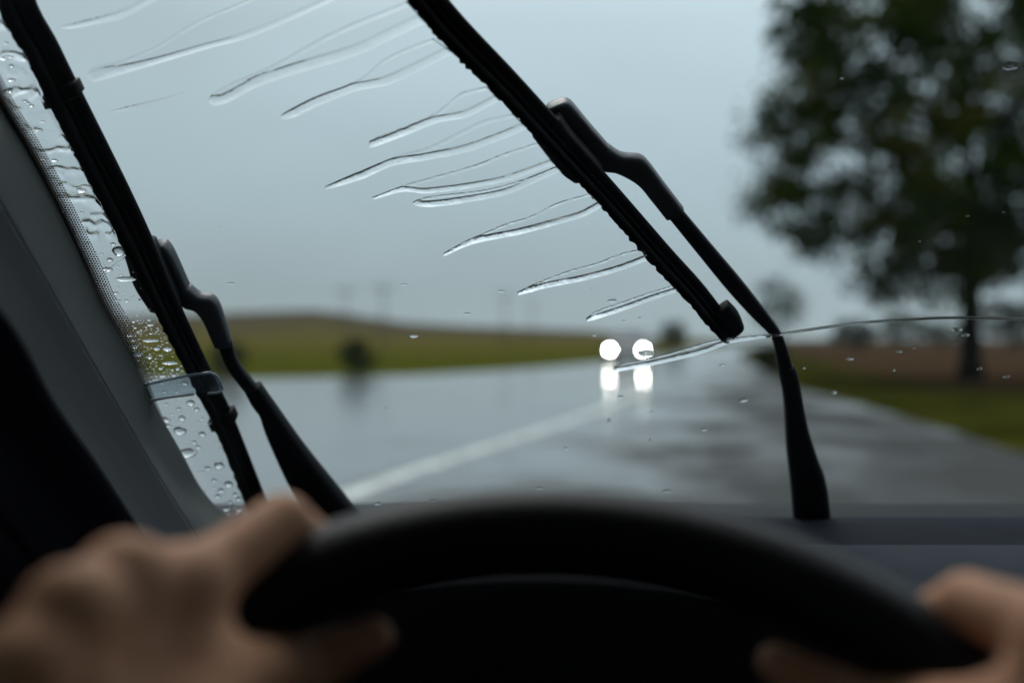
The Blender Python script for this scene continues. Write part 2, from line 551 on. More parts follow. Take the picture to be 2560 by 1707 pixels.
D = 1.0884
def gD(x, y): return gnd(x * D, y * D)
left_edge = [(-26, -40, 0), (-26, 0, 0), (-24, 18, 0), (-16, 24.5, 0), gD(505, 870), gD(850, 865), gD(1176, 849), gD(1376, 832), (8.4, 58, 0), (13.3, 80, 0), (27, 130, 0), (52, 210, 0)]
right_edge = [(4.4, -40, 0), (4.4, 0, 0), (4.5, 6, 0), gD(2352, 1049), gD(2126, 969), gD(1976, 929), gD(1826, 888), gD(1726, 834), (13.2, 58, 0), (18.6, 80, 0), (32.5, 130, 0), (58, 208, 0)]
road = strip('road', left_edge, right_edge, 0.0, M['road'])
tag(road, kind='structure')
# worn white edge line
lp = [gD(300, 1420), gD(520, 1275), gD(700, 1180), gD(800, 1136), gD(1000, 1066), (gD(1250, 986)), gD(1390, 936), gD(1490, 890)]
n = 50
cl = smooth_pts(lp, n)
va, vb = [], []
for i, p in enumerate(cl):
    t = (cl[min(i + 1, n - 1)] - cl[max(i - 1, 0)]).normalized(); s = Vector((t.y, -t.x, 0)) * .095
    va.append(p - s); vb.append(p + s)
tag(strip('road_marking', va, vb, 0.004, M['line']), kind='structure')


# ------------------------------------------------------------------ vegetation
def tree(name, base, height, crown_c, crown_r, n_cl, n_leaf, leaf, cl_r, seed, m_leaf, label, cat='tree', group=None, limbs=9, trunk_r=.2, sup=2.6):
    rnd = random.Random(seed)
    base = Vector(base); cc = Vector(crown_c)
    root = empty(name, base)
    tag(root, label, cat, group)
    mb = MB()
    fork = Vector((base.x + rnd.uniform(-.1, .1) * trunk_r, base.y, max(base.z + .15, cc.z - crown_r[2] * .55)))
    top = cc + Vector((0, 0, crown_r[2] * .6))
    o = base
    def loc(p): return Vector(p) - o
    mb.tube([loc(base - Vector((0, 0, .1))), loc(base.lerp(fork, .12)), loc(base.lerp(fork, .55)), loc(fork), loc(fork.lerp(top, .5)), loc(top)],
            [trunk_r * 1.5, trunk_r * 1.05, trunk_r * .92, trunk_r * .8, trunk_r * .4, trunk_r * .08], 10)
    tips = []
    for k in range(limbs):
        a = k * 2.4 + rnd.uniform(-.4, .4); el = rnd.uniform(-.25, .8)
        s = base.lerp(fork, rnd.uniform(.8, 1)) if k < 3 else fork.lerp(top, rnd.uniform(0, .6))
        e = cc + Vector((math.cos(a) * crown_r[0], math.sin(a) * crown_r[1], el * crown_r[2])) * rnd.uniform(.6, .9)
        mid = s.lerp(e, .5) + Vector((0, 0, -.06 * (e - s).length + rnd.uniform(0, .1)))
        mb.tube([loc(s), loc(mid), loc(e)], [trunk_r * .42, trunk_r * .24, trunk_r * .05], 6)
        tips.append((mid, e))
    mb.build('trunk', M['bark'], root)
    vs, fs = [], []
    for c in range(n_cl):
        while True:
            p = Vector((rnd.uniform(-1, 1), rnd.uniform(-1, 1), rnd.uniform(-1, 1)))
            q = sum(abs(x) ** sup for x in p)
            wob = 1 + .62 * noise.noise(Vector((p.x * 2.3 + seed, p.y * 2.3, p.z * 2.3)))
            if q < wob and rnd.random() < .35 + .65 * q: break
        ctr = cc + Vector((p.x * crown_r[0], p.y * crown_r[1], p.z * crown_r[2]))
        r = cl_r * rnd.uniform(.55, 1.25)
        for l in range(int(n_leaf * rnd.uniform(.5, 1.4))):
            d = Vector((rnd.gauss(0, 1), rnd.gauss(0, 1), rnd.gauss(0, .75))) * (r * .55)
            pp = ctr + d - o
            u = Vector((rnd.gauss(0, 1), rnd.gauss(0, 1), rnd.gauss(0, 1))).normalized()
            v = u.orthogonal().normalized()
            v.rotate(Matrix.Rotation(rnd.uniform(0, 6.28), 3, u))
            s = leaf * rnd.uniform(.6, 1.3)
            b = len(vs)
            wv = u.cross(v) * s * .3
            vs += [pp - v * s * .5, pp + wv + u * s * .06, pp + v * s * .5, pp - wv + u * s * .06]
            fs.append((b, b + 1, b + 2, b + 3))
    mesh_obj('crown', vs, fs, m_leaf, root, smooth=False)
    return root


bt = gD(2230, 870)
tree('broadleaf_tree', (bt.x, bt.y, -.05), 12, (bt.x - .25, bt.y, 7.0), (5.2, 4.6, 4.9), 980, 60, .20, .52, 3, M['leaf'],
     'large dark green leafy tree standing beside the road on the right', 'tree', limbs=13, trunk_r=.27, sup=2.5)
bs = gD(815, 857)
tree('roadside_bush', (bs.x, bs.y + .5, -.05), 1.1, (bs.x, bs.y + .5, .52), (.54, .5, .46), 50, 40, .10, .2, 5, M['leaf2'],
     'round dark green bush on the far grass edge left of the oncoming car', 'bush', limbs=5, trunk_r=.04)
b2 = gD(1738, 850)
tree('roadside_bush', (b2.x + .55, b2.y + .3, -.05), .8, (b2.x + .5, b2.y + .3, .40), (.42, .5, .42), 50, 40, .09, .2, 6, M['leaf2'],
     'low dark bush at the right road edge beside the yellow-green verge', 'bush', limbs=5, trunk_r=.03)
b3 = gD(507, 866)
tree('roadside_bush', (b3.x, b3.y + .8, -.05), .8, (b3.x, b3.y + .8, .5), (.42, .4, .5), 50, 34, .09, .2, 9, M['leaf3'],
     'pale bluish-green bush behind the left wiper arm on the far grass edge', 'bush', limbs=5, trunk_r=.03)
tree('distant_tree', (14.6, 90, -.05), 2.4, (14.6, 90, 1.35), (1.1, 1.0, 1.1), 70, 34, .2, .4, 7, M['leaf2'],
     'small dark tree above the road behind the oncoming car', 'tree', limbs=5, trunk_r=.1)
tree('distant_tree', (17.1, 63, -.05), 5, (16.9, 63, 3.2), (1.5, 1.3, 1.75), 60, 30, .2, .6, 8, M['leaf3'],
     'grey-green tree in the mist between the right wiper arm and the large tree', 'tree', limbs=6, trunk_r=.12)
for k, (dx, dy, top, wd, dist) in enumerate([(1960, 800, 735, 95, 100), (2075, 800, 720, 110, 110), (2320, 800, 690, 110, 85), (2170, 800, 740, 90, 130), (2400, 800, 700, 160, 110)]):
    x = (dx - 1176) / 2287 * dist; ht = (775 - top) / 2287 * dist + H; rw = wd / 2287 * dist / 2
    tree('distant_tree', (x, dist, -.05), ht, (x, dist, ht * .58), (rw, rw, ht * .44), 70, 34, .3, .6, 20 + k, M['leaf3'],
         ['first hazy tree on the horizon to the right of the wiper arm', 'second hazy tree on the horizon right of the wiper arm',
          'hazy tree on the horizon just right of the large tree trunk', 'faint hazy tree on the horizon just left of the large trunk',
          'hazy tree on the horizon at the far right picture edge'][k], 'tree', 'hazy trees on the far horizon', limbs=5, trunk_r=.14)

# power poles fading in the rain
for k, (dx, top, dist) in enumerate([(793, 655, 95), (880, 648, 85), (1160, 668, 100), (1222, 690, 130)]):
    x = (dx - 1176) / 2287 * dist; ht = (775 - top) / 2287 * dist + H
    r_ = empty('power_pole', (x, dist, -.05))
    tag(r_, ['faint power pole above the brown hill, leftmost of the row', 'clearest power pole above the right end of the hill',
             'faint power pole in the mist left of the oncoming car', 'palest and farthest power pole, nearest the oncoming car'][k], 'power pole', 'power poles fading into the rain')
    mb = MB(); mb.tube([(0, 0, 0), (0, 0, ht * .5), (0, 0, ht)], [.10, .09, .07], 10); mb.build('post', M['pole'], r_)
    mb = MB(); mb.box((0, -.2, ht - .5), (1.9, .12, .14), 0, .02); mb.build('crossarm', M['pole'], r_)
    for s in (-.8, .8):
        mb = MB(); mb.tube([(s, -.2, ht - .43), (s, -.2, ht - .36), (s, -.2, ht - .3), (s, -.2, ht - .22)], [.03, .07, .05, .06], 8); mb.build('insulator', M['pole'], r_)


# ------------------------------------------------------------------ the oncoming car
def oncoming_car(loc, heading):
    """a saloon facing its local -Y"""
    root = empty('oncoming_car', loc)
    root.rotation_euler = (0, 0, heading)
    tag(root, 'dark oncoming car with both headlights lit, mirrored in the wet road', 'car')
    body = mat('oncoming_paint', (.022, .030, .040), .3, coat=.5)
    glass = mat('oncoming_glass', (.02, .025, .03), .08)
    dark = mat('oncoming_trim', (.01, .01, .012), .6)
    lamp = mat('headlight_lens', (.9, .9, .85), .2, emit=(1.0, .985, .90), estr=120)
    L, W = 4.4, 1.76
    # side profile stations: (y, half width, z bottom, z shoulder)
    st = [(-2.2, .70, .28, .60), (-2.1, .80, .22, .70), (-1.7, .86, .20, .78), (-.9, .88, .20, .86), (.6, .88, .20, .90), (1.5, .87, .22, .92), (2.05, .82, .26, .90), (2.2, .74, .32, .80)]
    rings = []
    for y, hw, zb, zt in st:
        rings.append([(-hw * .9, y, zb), (hw * .9, y, zb), (hw, y, zb + .12), (hw, y, (zb + zt) / 2), (hw * .97, y, zt - .06), (hw * .86, y, zt), (-hw * .86, y, zt), (-hw * .97, y, zt - .06), (-hw, y, (zb + zt) / 2), (-hw, y, zb + .12)])
    mb = MB(); mb.loft(rings); autosmooth(mb.build('body', body, root), 30)
    mb = MB()
    cab = [(-1.0, .76, .84), (-.35, .66, 1.34), (.1, .63, 1.43), (.8, .63, 1.42), (1.25, .66, 1.32), (1.95, .74, .90)]
    mb.loft([[(-hw, y, .82), (hw, y, .82), (hw * .98, y, z - .06), (hw * .9, y, z), (-hw * .9, y, z), (-hw * .98, y, z - .06)] for y, hw, z in cab])
    autosmooth(mb.build('cabin', body, root), 30)
    mb = MB()
    a = [(-.68, -.975, .90), (.68, -.975, .90), (.58, -.38, 1.33), (-.58, -.38, 1.33)]
    n_ = Vector((0, -.65, .92)).normalized() * .012
    mb.loft([[Vector(p) + n_ * .3 for p in a], [Vector(p) + n_ * 1.6 for p in a]]); mb.build('windscreen', glass, root, False)
    for s in (-1, 1):
        mb = MB()
        q = [(s * .745, -.70, .92), (s * .72, 1.45, .94), (s * .665, 1.05, 1.30), (s * .655, -.28, 1.30)]
        mb.loft([[Vector(p) for p in q], [Vector(p) + Vector((s * .03, 0, .01)) for p in q]]); mb.build('side_window', glass, root, False)
        for y in (-1.38, 1.32):
            wr = empty('wheel', (s * .80, y, .31)); wr.parent = root
            mb = MB(); rr = []
            for x, r in ((-.10, .20), (-.10, .30), (-.07, .315), (.07, .315), (.10, .30), (.10, .20)):
                rr.append([(x, r * math.cos(k * math.pi / 12), r * math.sin(k * math.pi / 12)) for k in range(24)])
            mb.loft(rr); autosmooth(mb.build('tyre', dark, wr))
            mb = MB(); rr = []
            for x, r in ((s * .095, .20), (s * .108, .19), (s * .09, .06), (s * .10, .03)):
                rr.append([(x, r * math.cos(k * math.pi / 12), r * math.sin(k * math.pi / 12)) for k in range(24)])
            mb.loft(rr); autosmooth(mb.build('rim', mat('alloy', (.3, .3, .31), .3, .8), wr))
        mb = MB(); mb.box((s * .97, -.62, .98), (.20, .10, .14), 0, .03); mb.build('mirror', body, root)
        # headlight: a round projector lens in a dark housing
        mb = MB(); mb.box((s * .68, -2.185, .60), (.34, .12, .21), 0, .04); hl = mb.build('headlight', dark, root)
        mb = MB(); rr = []
        for y, r in ((-2.235, .066), (-2.262, .066), (-2.274, .045), (-2.279, .015)):
            rr.append([(s * .68 + r * math.cos(k * math.pi / 12), y, .60 + r * math.sin(k * math.pi / 12)) for k in range(24)])
        mb.loft(rr); mb.build('lens', lamp, hl)
    mb = MB(); mb.box((0, -2.2, .53), (.86, .06, .16), 0, .02); mb.build('grille', dark, root)
    mb = MB(); mb.box((0, -2.225, .36), (1.4, .10, .17), 0, .03); mb.build('bumper', dark, root)
    mb = MB(); mb.box((0, -2.285, .40), (.46, .012, .11), 0, .004); mb.build('number_plate', mat('plate', (.5, .5, .45), .4), root)
    return root


cd = 41.0
oncoming_car(((1439 - 1176) / 2287 * cd + .42, cd + 2.15, 0), R(-11))

# ------------------------------------------------------------------ the driver's own car
car = empty('car', (0, 0, 0))
tag(car, 'dark car cabin with steering wheel, wet windscreen and two wipers', 'car')
GT = -0.005


def slab_on_glass(outline, d0, d1, name, m, parent, smooth=False):
    a = [G(x, y, d0) for x, y in outline]; b = [G(x, y, d1) for x, y in outline]
    mb = MB(); mb.loft([a, b]); return mb.build(name, m, parent, smooth)


# windscreen pane: a 5 mm slab
def pane_pt(x, t, d):   # t metres up along the glass from the eye's level
    return EYE + Vector((x, Y0, 0)) + UP * t + NO * d
mb = MB()
ol = [(-.30, -.245), (1.06, -.245), (.98, .375), (-.39, .375)]
ol = [(-.215, -.235), (1.02, -.235), (.97, .39), (-.46, .39)]
mb.loft([[pane_pt(x, t, -.005) for x, t in ol], [pane_pt(x, t, 0) for x, t in ol]])
wind = mb.build('windscreen', M['glass'], car, False)

C0 = [(-60, 170), (0, 284), (57, 375), (126, 502), (214, 685), (250, 765), (301, 852), (352, 956), (377, 1010), (404, 1062), (448, 1138), (495, 1223), (558, 1291), (640, 1330)]
# black ceramic dots along the pillar edge of the glass
rnd = random.Random(4)
mb = MB()
edge = smooth_pts([(x, y, 0) for x, y in C0[:10]], 150)
for i, p in enumerate(edge):
    t = (edge[min(i + 1, 149)] - edge[max(i - 1, 0)]).normalized(); nrm = Vector((-t.y, t.x, 0))
    if nrm.x < 0: nrm = -nrm
    keep = 1.0 if p.y < 900 else max(0, (1060 - p.y) / 160)
    for k in range(8):
        off = 1 + k * 6.0 * (.5 + .5 * keep)
        s = (4.3 - .36 * k) * (.5 + .5 * keep)
        if p.y > 960 and k > 3: continue
        q = p + nrm * off + t * (3.4 if k % 2 else 0)
        c = G(q.x, q.y, -.0062)
        rr = s / F * .72
        mb.add([c + (Vector((1, 0, 0)) * math.cos(a * math.pi / 4) + UP * math.sin(a * math.pi / 4)) * rr for a in range(8)] +
               [c + NO * .0008 + (Vector((1, 0, 0)) * math.cos(a * math.pi / 4) + UP * math.sin(a * math.pi / 4)) * rr for a in range(8)],
               [tuple(range(8)), tuple(range(15, 7, -1))] + [(a, a + 8, (a + 1) % 8 + 8, (a + 1) % 8) for a in range(8)])
mb.build('frit_band', M['frit'], wind, False)
# black sealing strip round the lower corner
sl = smooth_pts([(x, y, 0) for x, y in C0[7:]], 40)
mb = MB()
mb.tube([G(p.x, p.y, -.006) for p in sl], .0028, 8)
mb.build('sealing_strip', M['frit'], wind)

# pillar trim: skin swept from the glass edge towards the driver
def loft_curves(curves, name, m, parent, sub=5, thick=None):
    rows = [smooth_pts(c, 40) for c in curves]
    rings = []
    for j in range(40):
        rings.append([r[j].lerp(q[j], k / sub) for r, q in zip(rows, rows[1:]) for k in range(sub)] + [rows[-1][j]])
    vs = [p for r in rings for p in r]; n = len(rings[0]); fs = []
    for j in range(39):
        for i in range(n - 1):
            a = j * n + i; fs.append((a, a + 1, a + n + 1, a + n))
    o = mesh_obj(name, vs, fs, m, parent)
    md = o.modifiers.new('thickness', 'SOLIDIFY'); md.thickness = .004; md.offset = 0
    return o


c0 = [G(x, y, -.009) for x, y in C0]
c0b = [G(x - 6, y + 4, -.014) for x, y in C0]
c1 = [A(x, y, yy) for x, y, yy in [(-330, -20, .50), (-160, 240, .53), (0, 522, .585), (98, 690, .625), (196, 860, .665), (330, 1090, .72), (473, 1327, .765), (520, 1400, .775)]]
c2 = [A(x, y, yy) for x, y, yy in [(-560, 60, .36), (-300, 380, .40), (-120, 650, .43), (8, 800, .465), (90, 960, .50), (196, 1110, .54), (370, 1370, .60), (430, 1450, .62)]]
c3 = [A(x, y, yy) for x, y, yy in [(-1150, 200, .26), (-850, 560, .30), (-560, 850, .33), (-330, 1000, .37), (-180, 1120, .40), (-40, 1280, .44), (150, 1500, .50), (230, 1600, .52)]]
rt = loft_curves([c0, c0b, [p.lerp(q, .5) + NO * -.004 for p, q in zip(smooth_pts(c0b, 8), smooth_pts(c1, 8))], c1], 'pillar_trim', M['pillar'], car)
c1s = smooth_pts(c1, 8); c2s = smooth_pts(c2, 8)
rt2 = loft_curves([c1s, [p.lerp(q, .33) + Vector((-.006, 0, .002)) for p, q in zip(c1s, c2s)], [p.lerp(q, .7) + Vector((-.004, 0, 0)) for p, q in zip(c1s, c2s)], c2s], 'pillar_side_trim', M['pillar_shaded'], car)
rt3 = loft_curves([c2s, [p.lerp(q, .5) + Vector((-.01, .01, 0)) for p, q in zip(c2s, smooth_pts(c3, 8))], smooth_pts(c3, 8)], 'door_seal', M['cabin'], car)

c3s = smooth_pts(c3, 8)
loft_curves([c3s, [p + Vector((-.02, -.05, -.07)) for p in c3s], [p + Vector((-.02, -.10, -.22)) for p in c3s]], 'door_seal', M['cabin'], car)

# dashboard: profile swept across the car
def sweep_x(prof, x0, x1, name, m, parent, nx=24, bow=0.0):
    mb = MB(); rings = []
    for i in range(nx + 1):
        x = x0 + (x1 - x0) * i / nx
        rings.append([Vector((x, y, z + H + bow * ((x - .37) / .7) ** 2 * -1)) for y, z in prof])
    mb.loft(rings); return autosmooth(mb.build(name, m, parent), 40)


sweep_x([(.905, -.163), (.87, -.158), (.835, -.1565), (.80, -.160), (.772, -.1625), (.770, -.40), (.905, -.40)], -.35, 1.08, 'demister_panel', M['dash_dark'], car)
sweep_x([(.7695, -.1615), (.764, -.159), (.745, -.1555), (.72, -.153), (.66, -.151), (.60, -.153), (.54, -.160), (.505, -.172), (.49, -.195), (.485, -.24), (.50, -.30), (.53, -.42), (.769, -.42)], -.45, 1.10, 'dashboard', M['dash'], car)
# instrument hood behind the wheel
mb = MB(); rings = []
for y, top, wd in ((.56, -.146, .27), (.52, -.118, .27), (.47, -.1065, .265), (.445, -.1045, .26), (.434, -.1062, .26), (.431, -.112, .258)):
    rings.append([Vector((.012 + wd * u, y, H + top - 1.75 * (wd * u) ** 2)) for u in [k / 14 - 1 for k in range(29)]] + [Vector((.012 + wd, y, H - .34)), Vector((.012 - wd, y, H - .34))])
mb.loft(rings, closed=True)
autosmooth(mb.build('instrument_hood', M['dash'], car), 50)

# cowl and bonnet outside
sweep_x([(.895, -.185), (.93, -.168), (1.02, -.170), (1.06, -.19), (1.06, -.40), (.895, -.40)], -.36, 1.10, 'cowl_panel', M['wiper'], car)
sweep_x([(1.07, -.20), (1.3, -.25), (1.7, -.36), (1.95, -.48), (2.0, -.75), (1.07, -.75)], -.42, 1.16, 'bonnet', M['paint'], car, bow=.05)

# cabin shell
mb = MB(); mb.box((.37, -.38, H + .345), (1.56, 1.84, .03), 0, .01); mb.build('roof', M['lining'], car)
mb = MB(); mb.box((.37, -1.32, H - .25), (1.60, .06, 1.25), 0, .02); mb.build('rear_bulkhead', M['cabin'], car)
mb = MB(); mb.box((.37, -.2, H - .93), (1.60, 2.2, .04), 0, .01); mb.build('floor', M['cabin'], car)
mb = MB(); mb.box((.37, .72, H - .68), (1.5, .05, .54), 0, .01); mb.build('firewall', M['cabin'], car)
mb = MB(); mb.box((-.475, .78, H - .52), (.05, .38, .80), 0, .01); mb.build('footwell_panel', M['cabin'], car)
for s, x in ((-1, -.46), (1, 1.20)):
    dr = mb = MB()
    mb.box((x, -.35, H - .555), (.06, 1.86, .71), 0, .02)
    door = mb.build('door', M['cabin'], car)
    for y_, w_ in ((-.55, .09), (-1.22, .16), (.40, .50)):  # last, broad front piece is added out of view to block side light
        mb = MB(); mb.box((x, y_, H + .06), (.05, w_, .52), 0, .01); mb.build('window_frame', M['cabin'], door)
    for y_, w_ in ((-.19, .66), (-.86, .54)):
        mb = MB(); mb.box((x, y_, H + .06), (.004, w_, .53)); mb.build('window_pane', M['tint'], door, False)
    mb = MB(); mb.box((x - s * .06, -.25, H - .42), (.07, .45, .06), 0, .02); mb.build('armrest', M['cabin'], door)
# seat behind the driver
mb = MB(); mb.box((.02, -.62, H - .35), (.52, .14, .72), 0, .05); mb.box((.02, -.36, H - .70), (.52, .56, .16), 0, .05); mb.box((.02, -.66, H + .13), (.26, .10, .18), 0, .04)
mb.build('seat', M['cabin'], car)

# ------------------------------------------------------------------ steering wheel
TL = R(50)
WC = EYE + Vector((.0106, .2238, -.1805))
WR, WT = .172, .0162
EB = Vector((0, math.sin(TL), math.cos(TL)))     # up in the wheel's plane
EN = Vector((0, -math.cos(TL), math.sin(TL)))    # towards the driver
EX = Vector((1, 0, 0))
sw = empty('steering_wheel', (0, 0, 0)); sw.parent = car


def er(u): return EX * math.cos(R(u)) + EB * math.sin(R(u))
def rim(u): return WC + er(u) * WR


mb = MB(); rings = []
for k in range(160):
    u = 360 * k / 160
    rings.append([rim(u) + er(u) * (WT * .97 * math.cos(a)) + EN * (WT * 1.04 * math.sin(a)) for a in [2 * math.pi * j / 24 for j in range(24)]])
rings.append(rings[0])
mb.loft(rings, caps=False)
mb.build('rim', M['wheel'], sw)
for u, wd in ((-2, .045), (182, .045), (270, .05)):
    mb = MB(); rings = []
    tg = EX * -math.sin(R(u)) + EB * math.cos(R(u))
    for r_, w_, dz in ((.05, wd * .75, -.012), (.10, wd * .5, -.012), (.16, wd * .42, -.002), (.172, wd * .4, 0)):
        rings.append([WC + er(u) * r_ + tg * (w_ * math.cos(a)) + EN * (dz + .009 * math.sin(a)) for a in [2 * math.pi * j / 14 for j in range(14)]])
    mb.loft(rings); mb.build('spoke', M['wheel'], sw)
mb = MB(); rings = []
for r_, dz in ((.02, .012), (.05, .010), (.068, .004), (.073, -.006), (.07, -.03), (.04, -.05)):
    rings.append([WC + er(360 * k / 32) * (r_ * (1.15 if k % 16 in (0, 1, 15) else 1)) + EN * dz for k in range(32)])
mb.loft(rings); mb.build('airbag_cover', M['wheel'], sw)
mb = MB(); mb.tube([WC - EN * .045, WC - EN * .12, WC - EN * .26], [.035, .045, .05], 20); mb.build('steering_column', M['cabin'], sw)


# ------------------------------------------------------------------ wipers
def sup_ring(c, ax, nr, hw, ht, n=18, p=2.6):
    r_ = []
    for k in range(n):
        a = 2 * math.pi * k / n; ca, sa = math.cos(a), math.sin(a)
        r_.append(c + ax * (hw * math.copysign(abs(ca) ** (2 / p), ca)) + nr * (ht * math.copysign(abs(sa) ** (2 / p), sa)))
    return r_


def edge_loft(left, right, d, th, name, m, parent, n=26, p=2.8, jag=0.0, seed=0):
    """a bar whose two long edges pass through the given points on the sheet d outside the glass"""
    dd = d if isinstance(d, (list, tuple)) else (d, d); tt = th if isinstance(th, (list, tuple)) else (th, th)
    a = smooth_pts([(x, y, 0) for x, y in left], n); b = smooth_pts([(x, y, 0) for x, y in right], n)
    rings = []
    for i in range(n):
        t = i / (n - 1)
        q = dd[0] + (dd[-1] - dd[0]) * t; h_ = tt[0] + (tt[-1] - tt[0]) * t
        A_, B_ = G(a[i].x, a[i].y, q), G(b[i].x, b[i].y, q)
        if jag:
            v = noise.noise(Vector((i * .9 + seed, seed, 0))) + .6 * noise.noise(Vector((i * 2.3 + seed, seed, 4)))
            A_ = A_ + (A_ - B_).normalized() * (jag * v)
        ax = (B_ - A_)
        rings.append(sup_ring((A_ + B_) / 2, ax.normalized(), NO, ax.length / 2, h_ / 2, p=p))
    # rounded ends
    def shrink(r_, k, off):
        c = sum(r_, Vector()) / len(r_); return [c + (x - c) * k + off for x in r_]
    t0 = (rings[0][0] - rings[1][0]).normalized() * .0012; t1 = (rings[-1][0] - rings[-2][0]).normalized() * .0012
    rings = [shrink(rings[0], .72, t0)] + rings + [shrink(rings[-1], .72, t1)]
    mb = MB(); mb.loft(rings); return mb.build(name, m, parent)


def center_edges(cl):
    pts = [Vector((x, y, 0)) for x, y, w_ in cl]
    l_, r_ = [], []
    for i, (x, y, w_) in enumerate(cl):
        t = (pts[min(i + 1, len(pts) - 1)] - pts[max(i - 1, 0)]).normalized()
        nn = Vector((t.y, -t.x, 0))          # to the right when going down
        l_.append((x - nn.x * w_ / 2, y - nn.y * w_ / 2)); r_.append((x + nn.x * w_ / 2, y + nn.y * w_ / 2))
    return l_, r_


def wiper(loc_pt, blade_cl, adapter, hook, rod, boot, clips, cap, seed):
    rt_ = empty('windscreen_wiper', (0, 0, 0)); rt_.parent = car
    l_, r_ = center_edges(blade_cl)
    # squeegee lip: its left edge runs on the wet glass, ragged with water
    mid = [((a[0] * .62 + b[0] * .38), (a[1] * .62 + b[1] * .38)) for a, b in zip(l_, r_)]
    edge_loft(l_, mid, .0046, .0075, 'rubber_lip', M['rubber'], rt_, n=150, p=2.2, jag=.0019, seed=seed)
    l2 = [((a[0] * .86 + b[0] * .14), (a[1] * .86 + b[1] * .14)) for a, b in zip(l_, r_)]
    r2 = [((a[0] * .20 + b[0] * .80), (a[1] * .20 + b[1] * .80)) for a, b in zip(l_, r_)]
    edge_loft(l2, r_, .0125, .007, 'blade', M['wiper'], rt_, n=60)
    m1 = [((a[0] * .60 + b[0] * .40), (a[1] * .60 + b[1] * .40)) for a, b in zip(l_, r_)]
    m2 = [((a[0] * .40 + b[0] * .60), (a[1] * .40 + b[1] * .60)) for a, b in zip(l_, r_)]
    edge_loft(m1, m2, .0085, .003, 'rubber_spine', M['rubber'], rt_, n=60)
    for cl in clips:
        a, b = center_edges(cl); edge_loft(a, b, .0115, .014, 'clip', M['wiper'], rt_, n=6, p=4)
    if cap:
        a, b = center_edges(cap); edge_loft(a, b, .0105, .013, 'end_cap', M['wiper'], rt_, n=8, p=3.2)
    ad = slab = None
    a, b = adapter; ad = edge_loft(a, b, .019, .020, 'adapter', M['wiper'], rt_, n=16, p=4)
    for a, b, dd, th in hook:
        edge_loft(a, b, dd, th, 'arm_hook', M['hook'], rt_, n=22, p=3.6)
    a, b = rod; edge_loft(a, b, (.024, .024), (.007, .009), 'arm', M['arm'], rt_, n=34, p=3.2)
    a, b = boot; edge_loft(a, b, (.024, .020), (.012, .022), 'arm_cover', M['wiper'], rt_, n=30, p=3.4)
    return rt_


LB = [(-75, -260, 96), (-32, -170, 95), (10, -90, 94), (52, 34, 92), (100, 118, 89), (143, 204, 87), (221, 360, 87), (292, 501, 84), (346, 610, 76), (410, 750, 66), (460, 854, 61), (526, 985, 55), (560, 1055, 54), (641, 1257, 53), (720, 1450, 52)]
lw_ = wiper(None, LB,
      ([(306, 600), (322, 650), (340, 706), (378, 765)], [(388, 606), (410, 655), (436, 712), (458, 762)]),
      [([(380, 612), (404, 650), (425, 694), (444, 736), (458, 762)], [(417, 607), (431, 624), (452, 668), (474, 716), (487, 732)], (.030, .028), (.014, .012)),
       ([(440, 742), (462, 764), (487, 772), (507, 795), (522, 828), (537, 862)], [(474, 714), (500, 734), (531, 740), (549, 762), (566, 812), (581, 858)], (.028, .025), (.013, .012))],
      ([(545, 862), (559, 900), (576, 931), (614, 978), (640, 1012)], [(580, 852), (592, 895), (614, 930), (640, 963), (664, 1000)]),
      ([(614, 976), (632, 1010), (650, 1033), (667, 1083), (719, 1198), (791, 1335), (812, 1380)], [(652, 962), (676, 997), (700, 1031), (731, 1075), (776, 1136), (903, 1296), (930, 1350)]),
      [[(150, 220, 99), (163, 248, 99)], [(553, 1036, 70), (562, 1056, 70)]], None, 11)
RB = [(860, -300, 96), (940, -180, 92), (1010, -80, 88), (1070, 0, 84), (1137, 80, 83), (1269, 215, 76), (1394, 351, 72), (1520, 488, 64), (1596, 574, 62), (1663, 651, 62), (1735, 729, 60), (1795, 803, 54), (1822, 838, 44)]
rw_ = wiper(None, RB,
      ([(1330, 335), (1356, 366), (1401, 424), (1430, 446)], [(1402, 286), (1433, 328), (1503, 408), (1507, 427)]),
      [([(1366, 268), (1392, 290), (1440, 336), (1476, 384), (1504, 425)], [(1412, 249), (1430, 256), (1470, 304), (1519, 360), (1536, 378)], (.030, .028), (.014, .012)),
       ([(1488, 408), (1508, 425), (1541, 430), (1592, 458), (1625, 496), (1664, 545)], [(1522, 362), (1554, 383), (1592, 387), (1615, 397), (1660, 456), (1709, 520)], (.028, .025), (.013, .012))],
      ([(1668, 540), (1744, 634), (1816, 722), (1880, 792), (1924, 836), (1936, 872), (1945, 926), (1949, 950)], [(1708, 526), (1782, 614), (1850, 694), (1910, 770), (1948, 822), (1964, 856), (1985, 926), (1990, 950)]),
      ([(1944, 918), (1950, 945), (1960, 1013), (1966, 1120), (1976, 1210), (1985, 1310)], [(1987, 914), (1995, 940), (2018, 1060), (2044, 1144), (2064, 1200), (2078, 1310)]),
      [], [(1800, 775, 60), (1822, 800, 62), (1842, 826, 44)], 23)

